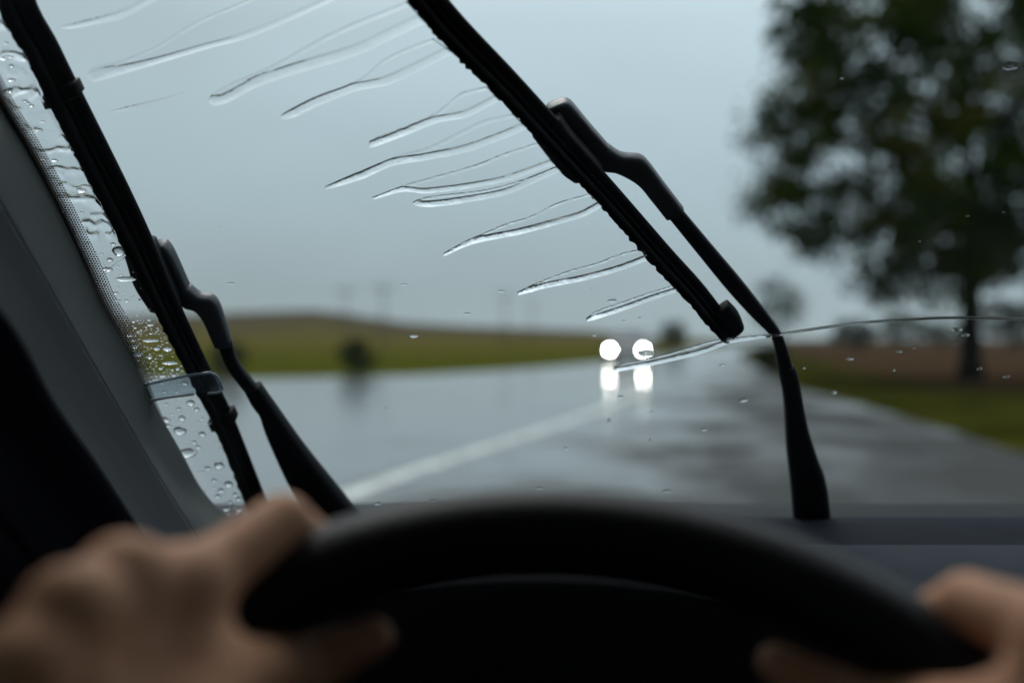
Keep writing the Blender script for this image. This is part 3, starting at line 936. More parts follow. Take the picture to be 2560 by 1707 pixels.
# clear ticket holder stuck inside the lower corner of the glass
th_ = empty('ticket_holder', G(440, 970, -.006))
tag(th_, 'clear plastic strip stuck to the glass across the lower left wiper blade', 'ticket holder')
def on(pts, d): return [G(x, y, d) - th_.location for x, y in pts]
ho = [(345, 966), (400, 952), (465, 938), (525, 930), (541, 937), (550, 956), (556, 974), (545, 981), (484, 986), (425, 993), (366, 1004)]
mb = MB(); mb.loft([on(ho, -.0090), on(ho, -.0065)]); mb.build('sleeve', M['holder'], th_, False)
mb = MB(); mb.tube(on(smooth_pts and [(345, 966), (400, 953), (465, 939), (525, 931), (541, 938), (551, 957), (556, 974)], -.0096), .0011, 8); mb.build('rim', M['holder_edge'], th_)
mb = MB(); mb.tube(on([(556, 976), (545, 982), (520, 983)], -.0096), .0009, 8); mb.tube(on([(366, 1003), (425, 992), (484, 985)], -.0096), .0011, 8); mb.build('edge', mat('bright_edge', (.75, .8, .8), .3), th_)


# ------------------------------------------------------------------ rain on the glass
def height_sheet(up, lo, hf, name, ns=90, nv=22, d0=.0003, ease=1.35):
    """closed sheet of water on the outer face, between the edges up and lo; hf(i, s, a, b, width) is its thickness"""
    ts = [(i / (ns - 1)) ** ease for i in range(ns)]
    def dense(pts): return smooth_pts([(x, y, 0) for x, y in pts], 200)
    U = resample(dense(up), ns, ts); L = resample(dense(lo), ns, ts)
    org = G(U[0].x, U[0].y, 0)
    vs, fs = [], []
    for side in (0, 1):
        for i in range(ns):
            pu, pl = G(U[i].x, U[i].y, d0), G(L[i].x, L[i].y, d0)
            wd = (pl - pu).length
            for k in range(nv):
                v = .5 - .5 * math.cos(math.pi * k / (nv - 1))
                p = pu.lerp(pl, v)
                if side:
                    h_ = hf(ts[i], v * wd, (1 - v) * wd, wd, p) if 0 < k < nv - 1 and 0 < i < ns - 1 else 0
                    p = p + NO * (h_ + .00002)
                vs.append(p - org)
    o = ns * nv
    for i in range(ns - 1):
        for k in range(nv - 1):
            a = i * nv + k
            fs.append((a, a + nv, a + nv + 1, a + 1))
            fs.append((o + a, o + a + 1, o + a + nv + 1, o + a + nv))
    for i in range(ns - 1):
        for k in (0, nv - 1):
            a = i * nv + k; q = (a, o + a, o + a + nv, a + nv); fs.append(q if k == 0 else q[::-1])
    for k in range(nv - 1):
        for i in (0, ns - 1):
            a = i * nv + k; q = (a, a + 1, o + a + 1, o + a); fs.append(q if i == 0 else q[::-1])
    ob = outward(mesh_obj(name, vs, fs, M['water']))
    ob.location = org
    return ob


def streak_h(Hl, Hu, film, wl, wu, jit, seed, tipk=.12, peak=.56):
    """a thick bead of water hanging along the lower edge, steep on its upper side, and a thin film above it"""
    def bead(t, m):
        if not 0 < t < 1: return 0
        return math.sin(math.pi / 2 * t / m) if t < m else math.cos(math.pi / 2 * (t - m) / (1 - m)) ** 1.2
    def f(s, a, b, wd, p):
        w1 = min(wl, wd); w2 = min(wu, wd)
        j1 = 1 + .5 * jit * noise.noise(Vector((p.x * 120, p.z * 220, seed))) + .35 * jit * noise.noise(Vector((p.x * 520, p.z * 700, seed + 5)))
        j2 = 1 + 1.8 * jit * noise.noise(Vector((p.x * 420, p.z * 420, seed + 9)))
        tip = min(1, (s / tipk) ** .5 + .15) if s < tipk else 1
        fade = max(.5, 1.45 - 1.3 * s)
        h_ = Hl * bead(b / w1, peak + .12 * min(1, s / .4)) * (w1 / wl) * max(.2, j1) * fade
        t = a / w2
        if 0 < t < 1: h_ += Hu * 4 * t * (1 - t) * (w2 / wu) * max(.1, j2)
        e = min(1, a / .0012) * min(1, b / .0012)
        h_ += film * e * (1 + .5 * jit * noise.noise(Vector((p.x * 150, p.z * 350, seed + 2))))
        return max(h_ * tip, 0)
    return f


ST = [
 # name order from the top; upper edge, lower edge, ridge heights (mm): lower, upper, film, ridge widths, jitter
 ([(146, 68), (190, 56), (240, 44), (300, 26), (360, -2), (420, -32)], [(147, 73), (200, 70), (243, 61), (308, 46), (383, 7), (440, -22)], .26, .12, .10, 3.0, 3.0, .4,
  'faint rain streak at the very top beside the left wiper blade'),
 ([(219, 187), (228, 172), (243, 164), (290, 155), (383, 119), (487, 56), (576, 18), (660, -18)], [(220, 192), (229, 202), (243, 204), (300, 188), (368, 168), (517, 123), (636, 90), (800, 18), (880, -22)], .46, .18, .06, 3.4, 3.4, .3,
  'longest rain streak, hook-tipped, starting just right of the left wiper blade'),
 ([(520, 249), (534, 233), (582, 206), (680, 163), (757, 120), (850, 71), (997, 11), (1016, 2)], [(521, 254), (531, 264), (545, 264), (576, 254), (651, 216), (772, 176), (894, 139), (986, 96), (1066, 58)], .58, .22, .06, 3.2, 3.4, .3,
  'second long rain streak with a thick hooked tip'),
 ([(701, 290), (717, 278), (787, 242), (864, 214), (913, 188), (956, 150), (1017, 120), (1082, 96)], [(702, 295), (711, 300), (740, 292), (802, 263), (894, 228), (971, 213), (1047, 179), (1136, 134)], .60, .2, .06, 2.9, 3.0, .35,
  'rain streak running into the blade just below the long hooked ones'),
 ([(922, 359), (931, 348), (992, 324), (1075, 290), (1109, 267), (1154, 232), (1216, 216)], [(923, 364), (931, 369), (1017, 338), (1093, 308), (1170, 292), (1250, 252)], .60, .22, .06, 2.6, 2.8, .4,
  'short forked rain streak left of the right blade above its hook'),
 ([(812, 466), (861, 444), (925, 417), (1003, 386), (1078, 364), (1200, 304), (1282, 284)], [(813, 471), (822, 473), (909, 447), (980, 416), (1071, 400), (1168, 380), (1265, 345), (1320, 321)], .68, .16, .05, 2.9, 3.4, .55,
  'long rain streak with a sharp black line along its upper edge'),
 ([(930, 493), (1006, 464), (1071, 445), (1184, 413), (1258, 384), (1344, 356)], [(931, 497), (938, 498), (1006, 480), (1055, 484), (1090, 482), (1168, 472), (1265, 453), (1361, 420), (1386, 410)], .55, .26, .06, 2.2, 2.4, .8,
  'broad rippled rain streak joining the one just below it'),
 ([(1032, 505), (1051, 496), (1103, 487), (1200, 476), (1281, 457), (1362, 427), (1390, 415)], [(1033, 510), (1046, 516), (1087, 517), (1168, 506), (1265, 487), (1345, 454), (1404, 429)], .62, .26, .06, 2.5, 2.2, .8,
  'blunt bowed rain streak tucked under the broad rippled one'),
 ([(1109, 632), (1168, 600), (1206, 584), (1265, 559), (1329, 539), (1394, 507), (1474, 484)], [(1110, 637), (1114, 639), (1184, 610), (1297, 587), (1394, 561), (1458, 542), (1507, 516)], .95, .30, .08, 3.0, 2.0, 1.0,
  'long tapering rain streak with a glinting upper edge, below the broad ones'),
 ([(1293, 730), (1329, 712), (1379, 692), (1432, 673), (1495, 656), (1545, 636), (1606, 620)], [(1294, 735), (1300, 737), (1362, 721), (1462, 701), (1545, 678), (1625, 649)], 1.0, .36, .08, 2.9, 2.0, 1.1,
  'forked glinting rain streak, second from the bottom of the blade'),
 ([(1465, 795), (1495, 775), (1545, 758), (1611, 735), (1679, 714)], [(1466, 800), (1473, 803), (1545, 781), (1628, 751), (1696, 728)], .98, .34, .08, 2.6, 1.8, 1.0,
  'short rain streak near the lower end of the right blade'),
 ([(1532, 919), (1561, 907), (1628, 894), (1711, 871), (1777, 852), (1812, 846), (1850, 842), (1930, 834)], [(1533, 924), (1546, 928), (1644, 910), (1744, 887), (1817, 861), (1850, 854), (1930, 842)], .9, .25, .06, 2.8, 2.2, .8,
  'rain streak running from the headlights to the wiper blade tip'),
 ([(273, 278), (330, 263), (400, 247), (460, 231)], [(274, 281), (340, 273), (400, 257), (460, 234)], .16, .06, .03, 2.4, 2.0, .4,
  'faint short rain streak below the longest one, near the left blade'),
]
for k, (u, l, hl, hu, fl, wl, wu, jit, lab) in enumerate(ST):
    o = height_sheet(u, l, streak_h(hl * (.0023 if k > 3 else .0019), hu * .0013, fl * .001, wl * (.0023 if k < 4 else .0020 if k < 8 else .0017), wu * .001, jit, k * 7.3, peak=.56 if k < 4 else .50 if k < 8 else .40), 'rain_streak', ns=150, nv=44)
    tag(o, lab, 'rain streak', 'rain streaks left by the wiper')
# thin wipe line to the right of the arm
o = height_sheet([(1925, 836), (1956, 831), (2066, 814), (2175, 801), (2321, 792), (2431, 790), (2600, 793), (2850, 806), (3100, 830)], [(1925, 842), (1956, 838), (2066, 821), (2175, 808), (2321, 799), (2431, 798), (2600, 801), (2850, 814), (3100, 838)],
                 streak_h(.00034, 0, .00002, .0024, .002, .25, 77, .02), 'rain_streak', ns=160, nv=14, ease=1)
tag(o, 'thin curved line of water right of the wiper arm, crossing the tree trunk', 'rain streak', 'rain streaks left by the wiper')

# rippled sheet of water between pillar and left blade
RID = [([(0, 140), (23, 137), (61, 145)], 1.2, 7), ([(8, 238), (42, 228), (94, 233)], 1.5, 8), ([(65, 320), (90, 327)], .9, 6), ([(119, 383), (149, 374), (191, 376)], 1.3, 7),
       ([(126, 421), (172, 427), (210, 434)], 1.1, 6), ([(115, 440), (134, 432), (153, 439)], 1.1, 6), ([(119, 450), (153, 464)], 1.0, 6), ([(138, 497), (199, 495), (230, 502), (266, 522)], 1.6, 8),
       ([(210, 558), (245, 563), (285, 567)], 1.3, 6), ([(212, 560), (216, 586), (240, 590)], 1.0, 7), ([(268, 583), (300, 578)], 1.1, 6), ([(8, 253), (27, 266), (46, 281)], 1.0, 6), ([(61, 368), (107, 391)], 1.1, 7),
       ([(-10, 60), (20, 66), (30, 80)], .9, 7), ([(150, 345), (178, 349)], .8, 6), ([(230, 540), (275, 548)], .8, 5), ([(20, 180), (60, 186)], .5, 7), ([(170, 470), (225, 474)], .6, 6)]


def seg_d(p, a, b):
    ab = (b[0] - a[0], b[1] - a[1]); ap = (p[0] - a[0], p[1] - a[1])
    t = max(0, min(1, (ab[0] * ap[0] + ab[1] * ap[1]) / (ab[0] ** 2 + ab[1] ** 2 + 1e-9)))
    return math.hypot(ap[0] - ab[0] * t, ap[1] - ab[1] * t)


def sheet_h(s, a, b, wd, p):
    q = p - EYE; px, py = CX + F * q.x / q.y, HY - F * q.z / q.y
    h_ = .00040 + .00034 * noise.noise(Vector((px / 52, py / 26, 1))) + .00016 * noise.noise(Vector((px / 24, py / 13, 3)))
    for pl, amp, sg in RID:
        if not (pl[0][0] - 40 < px < pl[-1][0] + 60): continue
        wx = px + 9 * noise.noise(Vector((px / 26, py / 26, 11))); wy = py + 9 * noise.noise(Vector((px / 22, py / 22, 15)))
        d_ = min(seg_d((wx, wy), x, y) for x, y in zip(pl, pl[1:]))
        sg = sg * (1.15 + .55 * noise.noise(Vector((px / 30, py / 30, 21))))
        if d_ < 3 * sg:
            h_ += amp * .00125 * math.exp(-(d_ / sg) ** 2) * (1 + .35 * noise.noise(Vector((px / 12, py / 8, 6))))
    return max(.00002, h_ * min(1, a / .002, b / .002))


def sheet(up, lo, name):
    return height_sheet(up, lo, sheet_h, name, ns=230, nv=64, ease=1)


o = sheet([(-40, 20), (0, 275), (57, 390), (126, 515), (200, 640), (235, 700)][::1], [(-20, 12), (70, 150), (100, 230), (180, 372), (250, 505), (315, 640)], 'water_sheet')
tag(o, 'rippled sheet of rainwater between the dotted glass edge and the left blade', 'rainwater')


# raindrops
def drop_mesh(seed):
    r_ = random.Random(seed); na, nr = 22, 8
    vs, fs = [], []
    out_ = [1 + .26 * noise.noise(Vector((math.cos(2 * math.pi * k / na) * 1.2 + seed * 3, math.sin(2 * math.pi * k / na) * 1.2, seed))) for k in range(na)]
    sag = r_.uniform(.08, .22)
    vs.append((0, 0, 0))
    for k in range(na):
        a = 2 * math.pi * k / na; vs.append((math.cos(a) * out_[k], math.sin(a) * out_[k], 0))
    for j in range(1, nr):
        t = j / nr; rr = math.cos(t * math.pi / 2); zz = math.sin(t * math.pi / 2)
        for k in range(na):
            a = 2 * math.pi * k / na
            vs.append((math.cos(a) * rr * out_[k], math.sin(a) * rr * out_[k] - sag * zz, zz))
    vs.append((0, -sag, 1))
    for k in range(na): fs.append((0, 1 + (k + 1) % na, 1 + k))
    for j in range(nr - 1):
        for k in range(na):
            a = 1 + j * na + k; b = 1 + j * na + (k + 1) % na; fs.append((a, b, b + na, a + na))
    last = 1 + (nr - 1) * na
    for k in range(na): fs.append((last + k, last + (k + 1) % na, len(vs) - 1))
    return mesh_obj('raindrop', vs, fs, M['water'], data_only=True)


DM = [drop_mesh(s) for s in range(7)]
dn = [0]


def drop(px, py, w_, h_=None, ht=.30, rot=0.0, label=None, group=None):
    if h_ is None: h_ = w_ * .42
    me = DM[dn[0] % 7]; dn[0] += 1
    o = bpy.data.objects.new('raindrop', me)
    COL.objects.link(o)
    c = G(px, py, .0003)
    sx = (G(px + w_ / 2, py, .0003) - c).length
    sy = (G(px, py - h_ / 2, .0003) - c).length
    ca, sa = math.cos(rot), math.sin(rot)
    ex = (Vector((1, 0, 0)) * ca + UP * sa); ey = (UP * ca - Vector((1, 0, 0)) * sa)
    sz = min(sx, sy) * 2 * ht
    Mx = Matrix((ex * sx, ey * sy, NO * sz)).transposed().to_4x4()
    Mx.translation = c
    o.matrix_world = Mx
    tag(o, label, 'raindrop', group)
    return o


GS = 'raindrops on the strip beside the pillar'
LS = 'raindrop on the glass strip between the grey pillar and the left wiper blade'
strip_drops = [(297, 629, 32, 24), (306, 604, 22, 18), (283, 610, 14, 8), (275, 649, 17, 9), (268, 673, 27, 12), (295, 665, 9, 4), (303, 687, 10, 4), (316, 698, 52, 12), (290, 733, 15, 7), (294, 751, 22, 4), (318, 752, 14, 6), (350, 749, 9, 5), (315, 785, 9, 4), (344, 786, 11, 4),
 (334, 804, 11, 6), (373, 800, 13, 5), (376, 812, 18, 7), (338, 819, 10, 6), (324, 838, 18, 7), (333, 850, 15, 7), (377, 851, 44, 8), (338, 866, 21, 11), (345, 886, 27, 13), (392, 871, 18, 10), (419, 872, 25, 13), (372, 893, 16, 9),
 (426, 907, 40, 9), (406, 940, 17, 7), (435, 938, 13, 6), (444, 922, 12, 8), (431, 924, 8, 8), (402, 921, 13, 6), (462, 958, 16, 10), (412, 979, 12, 7), (443, 979, 13, 7), (477, 1007, 22, 13), (416, 1010, 12, 6), (447, 1022, 13, 8), (455, 1045, 17, 14),
 (413, 1049, 26, 13), (420, 1064, 24, 8), (450, 1077, 34, 20), (506, 1085, 18, 12), (470, 1132, 42, 22), (548, 1163, 25, 17), (572, 1210, 22, 15), (553, 1226, 17, 11), (590, 1236, 17, 9), (597, 1246, 15, 9), (566, 1272, 20, 10), (598, 1275, 16, 8), (492, 1023, 15, 10), (486, 1105, 12, 8), (495, 1117, 14, 9), (520, 1170, 14, 10), (536, 1200, 14, 8), (545, 1240, 16, 9), (575, 1255, 14, 8)]
rnd = random.Random(12)
for k in range(26):
    y = rnd.uniform(40, 640)
    a_ = -20 + (y - 230) * .49 if y > 230 else 0
    b_ = 90 + (y - 230) * .52 if y > 230 else (y - 34) * .45
    if b_ - a_ < 20: continue
    w_ = rnd.uniform(9, 26)
    strip_drops.append((rnd.uniform(a_ + 12, b_ - 12), y, w_, w_ * rnd.uniform(.35, .6)))
placed = [(x, y, w_) for x, y, w_, h_ in strip_drops]
def strip_edges(y):
    def ip(tab):
        for (x0, y0), (x1, y1) in zip(tab, tab[1:]):
            if y0 <= y <= y1: return x0 + (x1 - x0) * (y - y0) / (y1 - y0)
        return tab[-1][0]
    return ip(C0) + 12, ip([(l_[0], l_[1]) for l_ in center_edges(LB)[0]]) - 4
tiny = []
tries = 0
while len(tiny) < 360 and tries < 30000:
    tries += 1
    y = rnd.choice([rnd.uniform(620, 1290), rnd.uniform(790, 960), rnd.uniform(800, 960)])
    a, b = strip_edges(y)
    x = rnd.uniform(a, b)
    w_ = rnd.choice([2.5, 3.5, 4, 5, 6, 8]) * rnd.uniform(.8, 1.3)
    if any((x - p[0]) ** 2 / ((p[2] + w_) * .55) ** 2 + (y - p[1]) ** 2 / ((p[2] + w_) * .32) ** 2 < 1 for p in placed): continue
    placed.append((x, y, w_)); tiny.append((x, y, w_))
for x, y, w_, h_ in strip_drops:
    drop(x, y, w_, h_, ht=.37, label=LS, group=GS)
tiny.sort(key=lambda p: -p[2])
for x, y, w_ in tiny[:180]:
    drop(x, y, w_ * 1.1, w_ * .42, ht=.30, label=LS, group=GS)
# spray too fine to count
mb = MB()
for x, y, w_ in tiny[180:]:
    c = G(x, y, .0003); s = w_ / F * .7 / 2
    ringv = lambda r_, z_: [c + (Vector((1, 0, 0)) * math.cos(a) * 1.0 + UP * math.sin(a) * .7) * (s * r_) + NO * (s * .34 * z_) for a in [math.pi * k / 5 for k in range(10)]]
    mb.loft([ringv(1, 0), ringv(.92, .4), ringv(.6, .8), ringv(.2, 1)])
tag(outward(mb.build('fine_rain_spray', M['water'])), kind='stuff')

single = [
 (577, 708, 24, 6, 'flat raindrop in the open sky right of the left wiper hook'), (550, 569, 11, 4, 'tiny raindrop high in the open sky, right of the left hook'),
 (1010, 711, 22, 5, 'thin slanting raindrop high above the right end of the hill'), (1124, 669, 9, 3, 'tiny raindrop left of the long tapering streak tip'),
 (1253, 728, 22, 7, 'small raindrop just left of the forked streak tip'), (1168, 784, 22, 6, 'raindrop in the sky just above the middle of the horizon'),
 (1035, 840, 24, 9, 'pale raindrop over the horizon above the green field'), (1531, 752, 27, 11, 'oval raindrop above the tip of the lowest short streak'),
 (1480, 722, 9, 4, 'tiny raindrop under the forked streak'), (1599, 795, 8, 6, 'tiny raindrop right of the lowest short streak tip'), (1560, 802, 10, 5, 'tiny raindrop just below the lowest short streak'),
 (1486, 838, 12, 7, 'small bright raindrop directly above the left headlight'), (1614, 882, 42, 18, 'large lens-like raindrop over the right headlight'),
 (1857, 1000, 28, 12, 'raindrop on the road left of the lower right wiper arm'), (1806, 912, 18, 6, 'raindrop below the wiper tip in front of the far road'), (1760, 1073, 20, 8, 'raindrop on the dark wet road patch, right of the reflections'),
 (2393, 824, 28, 15, 'ring-like raindrop just below the water line near the trunk'), (2415, 837, 22, 10, 'smaller ring-like raindrop touching the trunk below the water line'), (2124, 897, 23, 10, 'bright raindrop over the brown field right of the wiper arm'),
 (2248, 879, 20, 8, 'bright raindrop over the brown field left of the trunk'), (2284, 870, 12, 6, 'tiny raindrop over the field close to the left of the trunk'), (2449, 921, 15, 9, 'small raindrop right of the trunk base'),
 (2517, 941, 21, 9, 'raindrop over the field at the right of the trunk'), (2084, 980, 18, 12, 'faint round raindrop over the verge edge right of the arm'), (2527, 165, 44, 22, 'ring-like raindrop in the upper right of the big tree crown'),
 (1551, 992, 16, 9, 'glinting raindrop below the left headlight reflection'), (1523, 1052, 10, 14, 'upright glinting raindrop in the left headlight trail'), (1625, 1101, 8, 13, 'upright glinting raindrop below the right headlight trail'), (1629, 1030, 8, 6, 'tiny raindrop right of the right headlight reflection'),
 (945, 1259, 24, 10, 'leftmost raindrop on the glass just above the steering wheel'), (1012, 1257, 16, 7, 'middle raindrop on the glass just above the steering wheel'), (1085, 1253, 26, 9, 'rightmost raindrop on the glass just above the steering wheel'),
 (1349, 1221, 26, 8, 'raindrop at the foot of the glass over the top of the wheel'), (1668, 1227, 26, 8, 'raindrop at the foot of the glass left of the right arm base'), (966, 1020, 14, 4, 'thin raindrop on the grey road right of the left arm'),
 (1726, 1110, 12, 5, 'small raindrop on the wet road left of the right arm'), (1415, 1120, 12, 8, 'faint raindrop on the white road line'), (2010, 920, 9, 6, 'tiny raindrop over the yellow-green verge right of the arm'),
 (2235, 925, 8, 7, 'tiny raindrop in the middle of the brown field'), (2340, 600, 14, 4, 'thin bright raindrop low in the big tree crown'), (2298, 603, 9, 4, 'tiny thin raindrop low in the big tree crown'), (2230, 602, 10, 3, 'thin raindrop at the lower left of the big tree crown'),
 (2510, 530, 10, 4, 'tiny bright raindrop at the right of the big tree crown'), (2105, 196, 12, 4, 'thin raindrop at the upper left of the big tree crown'), (2420, 540, 12, 4, 'thin raindrop over the dark lower right crown'),
]
for x, y, w_, h_, lab in single:
    drop(x, y, w_ * .9, h_ * .85, ht=.055 if w_ > 30 else .10 if x > 1640 else .16, label=lab, group='single raindrops on the wiped glass')
# ------------------------------------------------------------------ the driver
class SDF:
    def __init__(self, lo, hi, h):
        self.lo = np.array(lo, np.float32); self.h = h
        self.n = np.ceil((np.array(hi) - self.lo) / h).astype(int) + 1
        self.v = np.full(self.n, .05, np.float32)
    def axes(self, a, b):
        i0 = np.clip(((a - self.lo) / self.h).astype(int), 0, self.n); i1 = np.clip(((b - self.lo) / self.h).astype(int) + 2, 0, self.n)
        sl = tuple(slice(p, q) for p, q in zip(i0, i1))
        ax = [self.lo[k] + self.h * np.arange(i0[k], i1[k], dtype=np.float32) for k in range(3)]
        return sl, np.meshgrid(*ax, indexing='ij', sparse=True)


def capsule(X, a, b, ra, rb):
    a = np.array(a, np.float32); b = np.array(b, np.float32); ab = b - a
    p = [X[k] - a[k] for k in range(3)]
    t = np.clip((p[0] * ab[0] + p[1] * ab[1] + p[2] * ab[2]) / (ab @ ab + 1e-9), 0, 1)
    d2 = (p[0] - ab[0] * t) ** 2 + (p[1] - ab[1] * t) ** 2 + (p[2] - ab[2] * t) ** 2
    return np.sqrt(d2) - (ra + (rb - ra) * t)


def smin(a, b, k):
    h_ = np.clip(.5 + .5 * (b - a) / k, 0, 1)
    return b + (a - b) * h_ - k * h_ * (1 - h_)


def surface(vol, lo, h):
    s = vol < 0
    nx, ny, nz = vol.shape
    c = [(i, j, k) for i in (0, 1) for j in (0, 1) for k in (0, 1)]
    cnt = np.zeros((nx - 1, ny - 1, nz - 1), np.int8)
    for i, j, k in c: cnt += s[i:nx - 1 + i, j:ny - 1 + j, k:nz - 1 + k]
    idx = np.argwhere((cnt > 0) & (cnt < 8))
    pos = np.zeros((len(idx), 3)); num = np.zeros(len(idx))
    for a in c:
        for ax in range(3):
            if a[ax]: continue
            b = list(a); b[ax] = 1
            ia = idx + a; ib = idx + b
            va = vol[ia[:, 0], ia[:, 1], ia[:, 2]]; vb = vol[ib[:, 0], ib[:, 1], ib[:, 2]]
            m = (va < 0) != (vb < 0)
            t = np.where(m, va / np.where(m, va - vb, 1), 0)
            p = np.array(a, float) + np.outer(t, np.eye(3)[ax])
            pos += p * m[:, None]; num += m
    verts = lo + h * (idx + pos / num[:, None])
    look = np.full(cnt.shape, -1, np.int64); look[idx[:, 0], idx[:, 1], idx[:, 2]] = np.arange(len(idx))
    faces = []
    for ax in range(3):
        u, v_ = (ax + 1) % 3, (ax + 2) % 3
        sa = [slice(1, -1)] * 3; sb = [slice(1, -1)] * 3
        sa[ax] = slice(0, -1); sb[ax] = slice(1, None)
        A0, B0 = s[tuple(sa)], s[tuple(sb)]
        for flip in (0, 1):
            q = np.argwhere((A0 & ~B0) if not flip else (~A0 & B0))
            off = np.ones(3, int); off[ax] = 0
            q = q + off
            def cell(du, dv):
                r_ = q.copy(); r_[:, u] -= du; r_[:, v_] -= dv
                return look[r_[:, 0], r_[:, 1], r_[:, 2]]
            f = np.stack([cell(1, 1), cell(0, 1), cell(0, 0), cell(1, 0)], 1)
            if flip: f = f[:, ::-1]
            faces.append(f[(f >= 0).all(1)])
    return verts, np.concatenate(faces)


WCn = np.array([.0106, .2238, -.1805])
EBn = np.array([0, math.sin(TL), math.cos(TL)]); ENn = np.array([0, -math.cos(TL), math.sin(TL)])
def ern(u): return np.array([math.cos(R(u)), 0, 0]) + EBn * math.sin(R(u))
def rimn(u): return WCn + ern(u) * WR
def px3(x, y, Y):      # picture position at depth Y, in eye space (2352-wide picture)
    return np.array([(x - 1176) / 2287 * Y, Y, (775 - y) / 2287 * Y])


def wrap(u, k=.0245):
    return [rimn(u) + (ern(u) * .93 + ENn * .2) * k, rimn(u) + (ern(u) * .25 - ENn * .97) * k, rimn(u) + (-ern(u) * .8 - ENn * .6) * k]


def tendons(W, knuckles):
    """metacarpals: thick at the wrist, slimmer behind each knuckle, then the round knuckle itself"""
    o = []
    for K, r0, r1, rk in zip(knuckles, (.0175, .0175, .0165, .0155), (.0092, .0090, .0086, .0084), (.0134, .0136, .0126, .0116)):
        m = K * .78 + W * .22
        o += [(W, m, r0, r1 + .0012), (m, K, r1 + .0012, r1), (K + np.array([0, -.001, .0012]), K, rk, rk)]
    return o + [(knuckles[0] * .55 + W * .45 - np.array([0, .0, .006]), knuckles[3] * .55 + W * .45 - np.array([0, 0, .006]), .012, .010)]


def hand_left():
    I = px3(418, 1362, .300); Md = px3(285, 1340, .285); Rg = px3(165, 1412, .265); P = px3(58, 1545, .25)
    W = np.array([-.105, .235, -.137]); C = np.array([-.086, .240, -.126])
    T1 = px3(478, 1562, .290); T2 = rimn(120.5) - (ern(120.5) * .62 + ENn * .80) * .0275; T3 = rimn(112.5) - (ern(114.0) * .72 + ENn * .70) * .026
    pip = rimn(118.5) + (ern(118.5) * .62 + ENn * .78) * .0225
    palm = tendons(W, (I, Md, Rg, P)) + [(W, C, .02, .0165), (C, T1, .0165, .0125),
            (I, T1, .0100, .0118), (I * .55 + W * .45, T1 * .8 + C * .2, .011, .012), (I, Rg, .010, .010), (Rg, P, .0095, .0095)]
    d1 = rimn(114) + (ern(114) * .75 - ENn * .62) * .0255; d2 = rimn(111) + (ern(111) * .42 - ENn * .90) * .0245; d2b = rimn(109) + (ern(109) * .22 - ENn * .97) * .0240
    fing = [[(I, pip, .0115, .0094), (pip, d1, .0094, .0082), (d1, d2, .0082, .0075), (d2, d2b, .0075, .006)]]
    for Mc, u in ((Md, 128.5), (Rg, 136.5), (P, 144)):
        a, b, c_ = wrap(u); fing.append([(Mc, a, .0105, .0090), (a, b, .0090, .0080), (b, c_, .0080, .0062)])
    fing.append([(T1, T2, .0122, .0100), (T2, T3, .0104, .0072)])
    return W, palm, fing


def hand_right():
    I = np.array([.1565, .2745, -.0835]); Md = np.array([.168, .258, -.080]); Rg = np.array([.176, .240, -.086]); P = np.array([.181, .224, -.096])
    W = np.array([.158, .205, -.140]); C = np.array([.139, .220, -.128])
    T1 = np.array([.1395, .280, -.1095]); T2 = rimn(51) - (ern(51) * .62 + ENn * .80) * .0275; T3 = rimn(59) - (ern(58.5) * .72 + ENn * .70) * .026
    pip = rimn(44.5) + (ern(44.5) * .62 + ENn * .78) * .0225
    palm = tendons(W, (I, Md, Rg, P)) + [(W, C, .02, .0165), (C, T1, .0165, .0125),
            (I, T1, .0100, .0118), (I * .55 + W * .45, T1 * .8 + C * .2, .011, .012), (I, Rg, .010, .010), (Rg, P, .0095, .0095)]
    d1 = rimn(48.5) + (ern(48.5) * .75 - ENn * .62) * .0255; d2 = rimn(51) + (ern(51) * .42 - ENn * .90) * .0245; d2b = rimn(53) + (ern(53) * .22 - ENn * .97) * .0240
    fing = [[(I, pip, .0115, .0096), (pip, d1, .0096, .0082), (d1, d2, .0082, .0075), (d2, d2b, .0075, .006)]]
    for Mc, u in ((Md, 35.5), (Rg, 28), (P, 21)):
        a, b, c_ = wrap(u); fing.append([(Mc, a, .0105, .0090), (a, b, .0090, .0080), (b, c_, .0080, .0062)])
    fing.append([(T1, T2, .0122, .0100), (T2, T3, .0104, .0072)])
    return W, palm, fing


S = SDF((-.36, -.46, -.52), (.36, .42, -.01), .0028)
def put(prims_palm, fingers, k=.0062):
    pts = [p for q in prims_palm + [x for f in fingers for x in f] for p in q[:2]]
    lo_ = np.min(pts, 0) - .035; hi_ = np.max(pts, 0) + .035
    sl, X = S.axes(lo_, hi_)
    palm = None
    for q in prims_palm:
        d_ = capsule(X, *q); palm = d_ if palm is None else smin(palm, d_, k)
    tot = palm
    for f in fingers:
        fd = None
        for q in f:
            d_ = capsule(X, *q); fd = d_ if fd is None else smin(fd, d_, .0022)
        tot = np.minimum(tot, smin(palm, fd, .0065))
    S.v[sl] = smin(S.v[sl], tot, .004)
WL, pl_, fl_ = hand_left(); WRt, pr_, fr_ = hand_right()
put(pl_, fl_); put(pr_, fr_)
EL, SL = np.array([-.215, .0, -.285]), np.array([-.205, -.27, -.13])
ERt, SR = np.array([.255, -.02, -.285]), np.array([.205, -.27, -.13])
arms = []
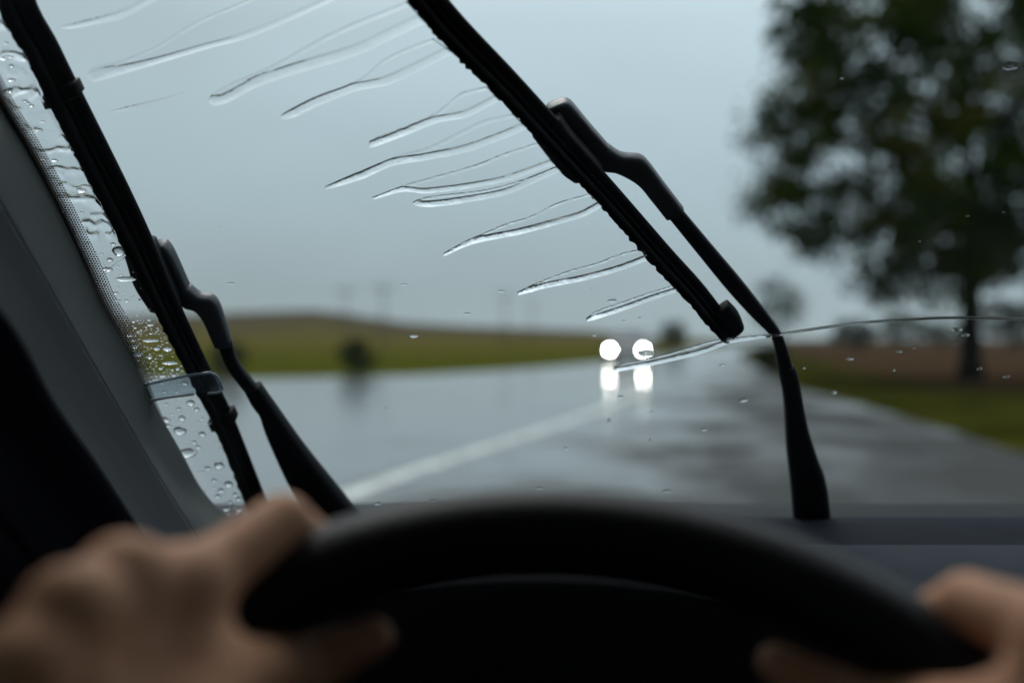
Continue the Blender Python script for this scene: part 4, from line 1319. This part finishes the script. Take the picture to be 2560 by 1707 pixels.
for W_, E_, S_ in ((WL, EL, SL), (WRt, ERt, SR)):
    arms += [(W_, W_ * .55 + E_ * .45, .025, .037), (W_ * .55 + E_ * .45, E_, .037, .041), (E_, S_, .043, .056)]
torso = [(SL, SR, .075, .075), (np.array([-.10, -.29, -.2]), np.array([-.09, -.29, -.44]), .10, .10), (np.array([.10, -.29, -.2]), np.array([.09, -.29, -.44]), .10, .10)]
def solid(sdf, prims, grow=0.0, k=.02):
    for a, b, ra, rb in prims:
        sl, X = sdf.axes(np.minimum(a, b) - .2, np.maximum(a, b) + .2)
        sdf.v[sl] = smin(sdf.v[sl], capsule(X, a, b, ra + grow, rb + grow), k)
solid(S, arms + torso)
vv, ff = surface(S.v, S.lo, S.h)
person = empty('person', (0, -.28, H - .5))
tag(person, 'driver in a dark sweater gripping the steering wheel rim with both bare hands', 'person')
off = np.array([0, .28, .5])
body = mesh_obj('body', vv + off, ff.tolist(), M['skin'], person)
md = body.modifiers.new('smooth', 'SMOOTH'); md.factor = .5; md.iterations = 3
S2 = SDF((-.38, -.50, -.56), (.38, .30, -.0), .006)
cuff = []
for W_, E_, S_ in ((WL, EL, SL), (WRt, ERt, SR)):
    c0_ = W_ * .70 + E_ * .30
    cuff += [(c0_, W_ * .55 + E_ * .45, .037, .042), (W_ * .55 + E_ * .45, E_, .042, .047), (E_, S_, .049, .062)]
solid(S2, cuff + torso, .003)
v2, f2 = surface(S2.v, S2.lo, S2.h)
mesh_obj('sweater', v2 + off, f2.tolist(), M['sweater'], person)

# ------------------------------------------------------------------ rain haze over the land
mb = MB(); mb.box((0, 290, 12.0), (1700, 850, 28.0))
hz = mb.build('haze', None, None, False)
hm = bpy.data.materials.new('rain_haze'); hm.use_nodes = True
t = hm.node_tree; t.nodes.clear()
o = t.nodes.new('ShaderNodeOutputMaterial'); pv = t.nodes.new('ShaderNodeVolumePrincipled')
pv.inputs['Color'].default_value = (.80, .88, .92, 1); pv.inputs['Density'].default_value = .0002
t.links.new(pv.outputs[0], o.inputs['Volume'])
hz.data.materials.append(hm)
tag(hz, kind='stuff')
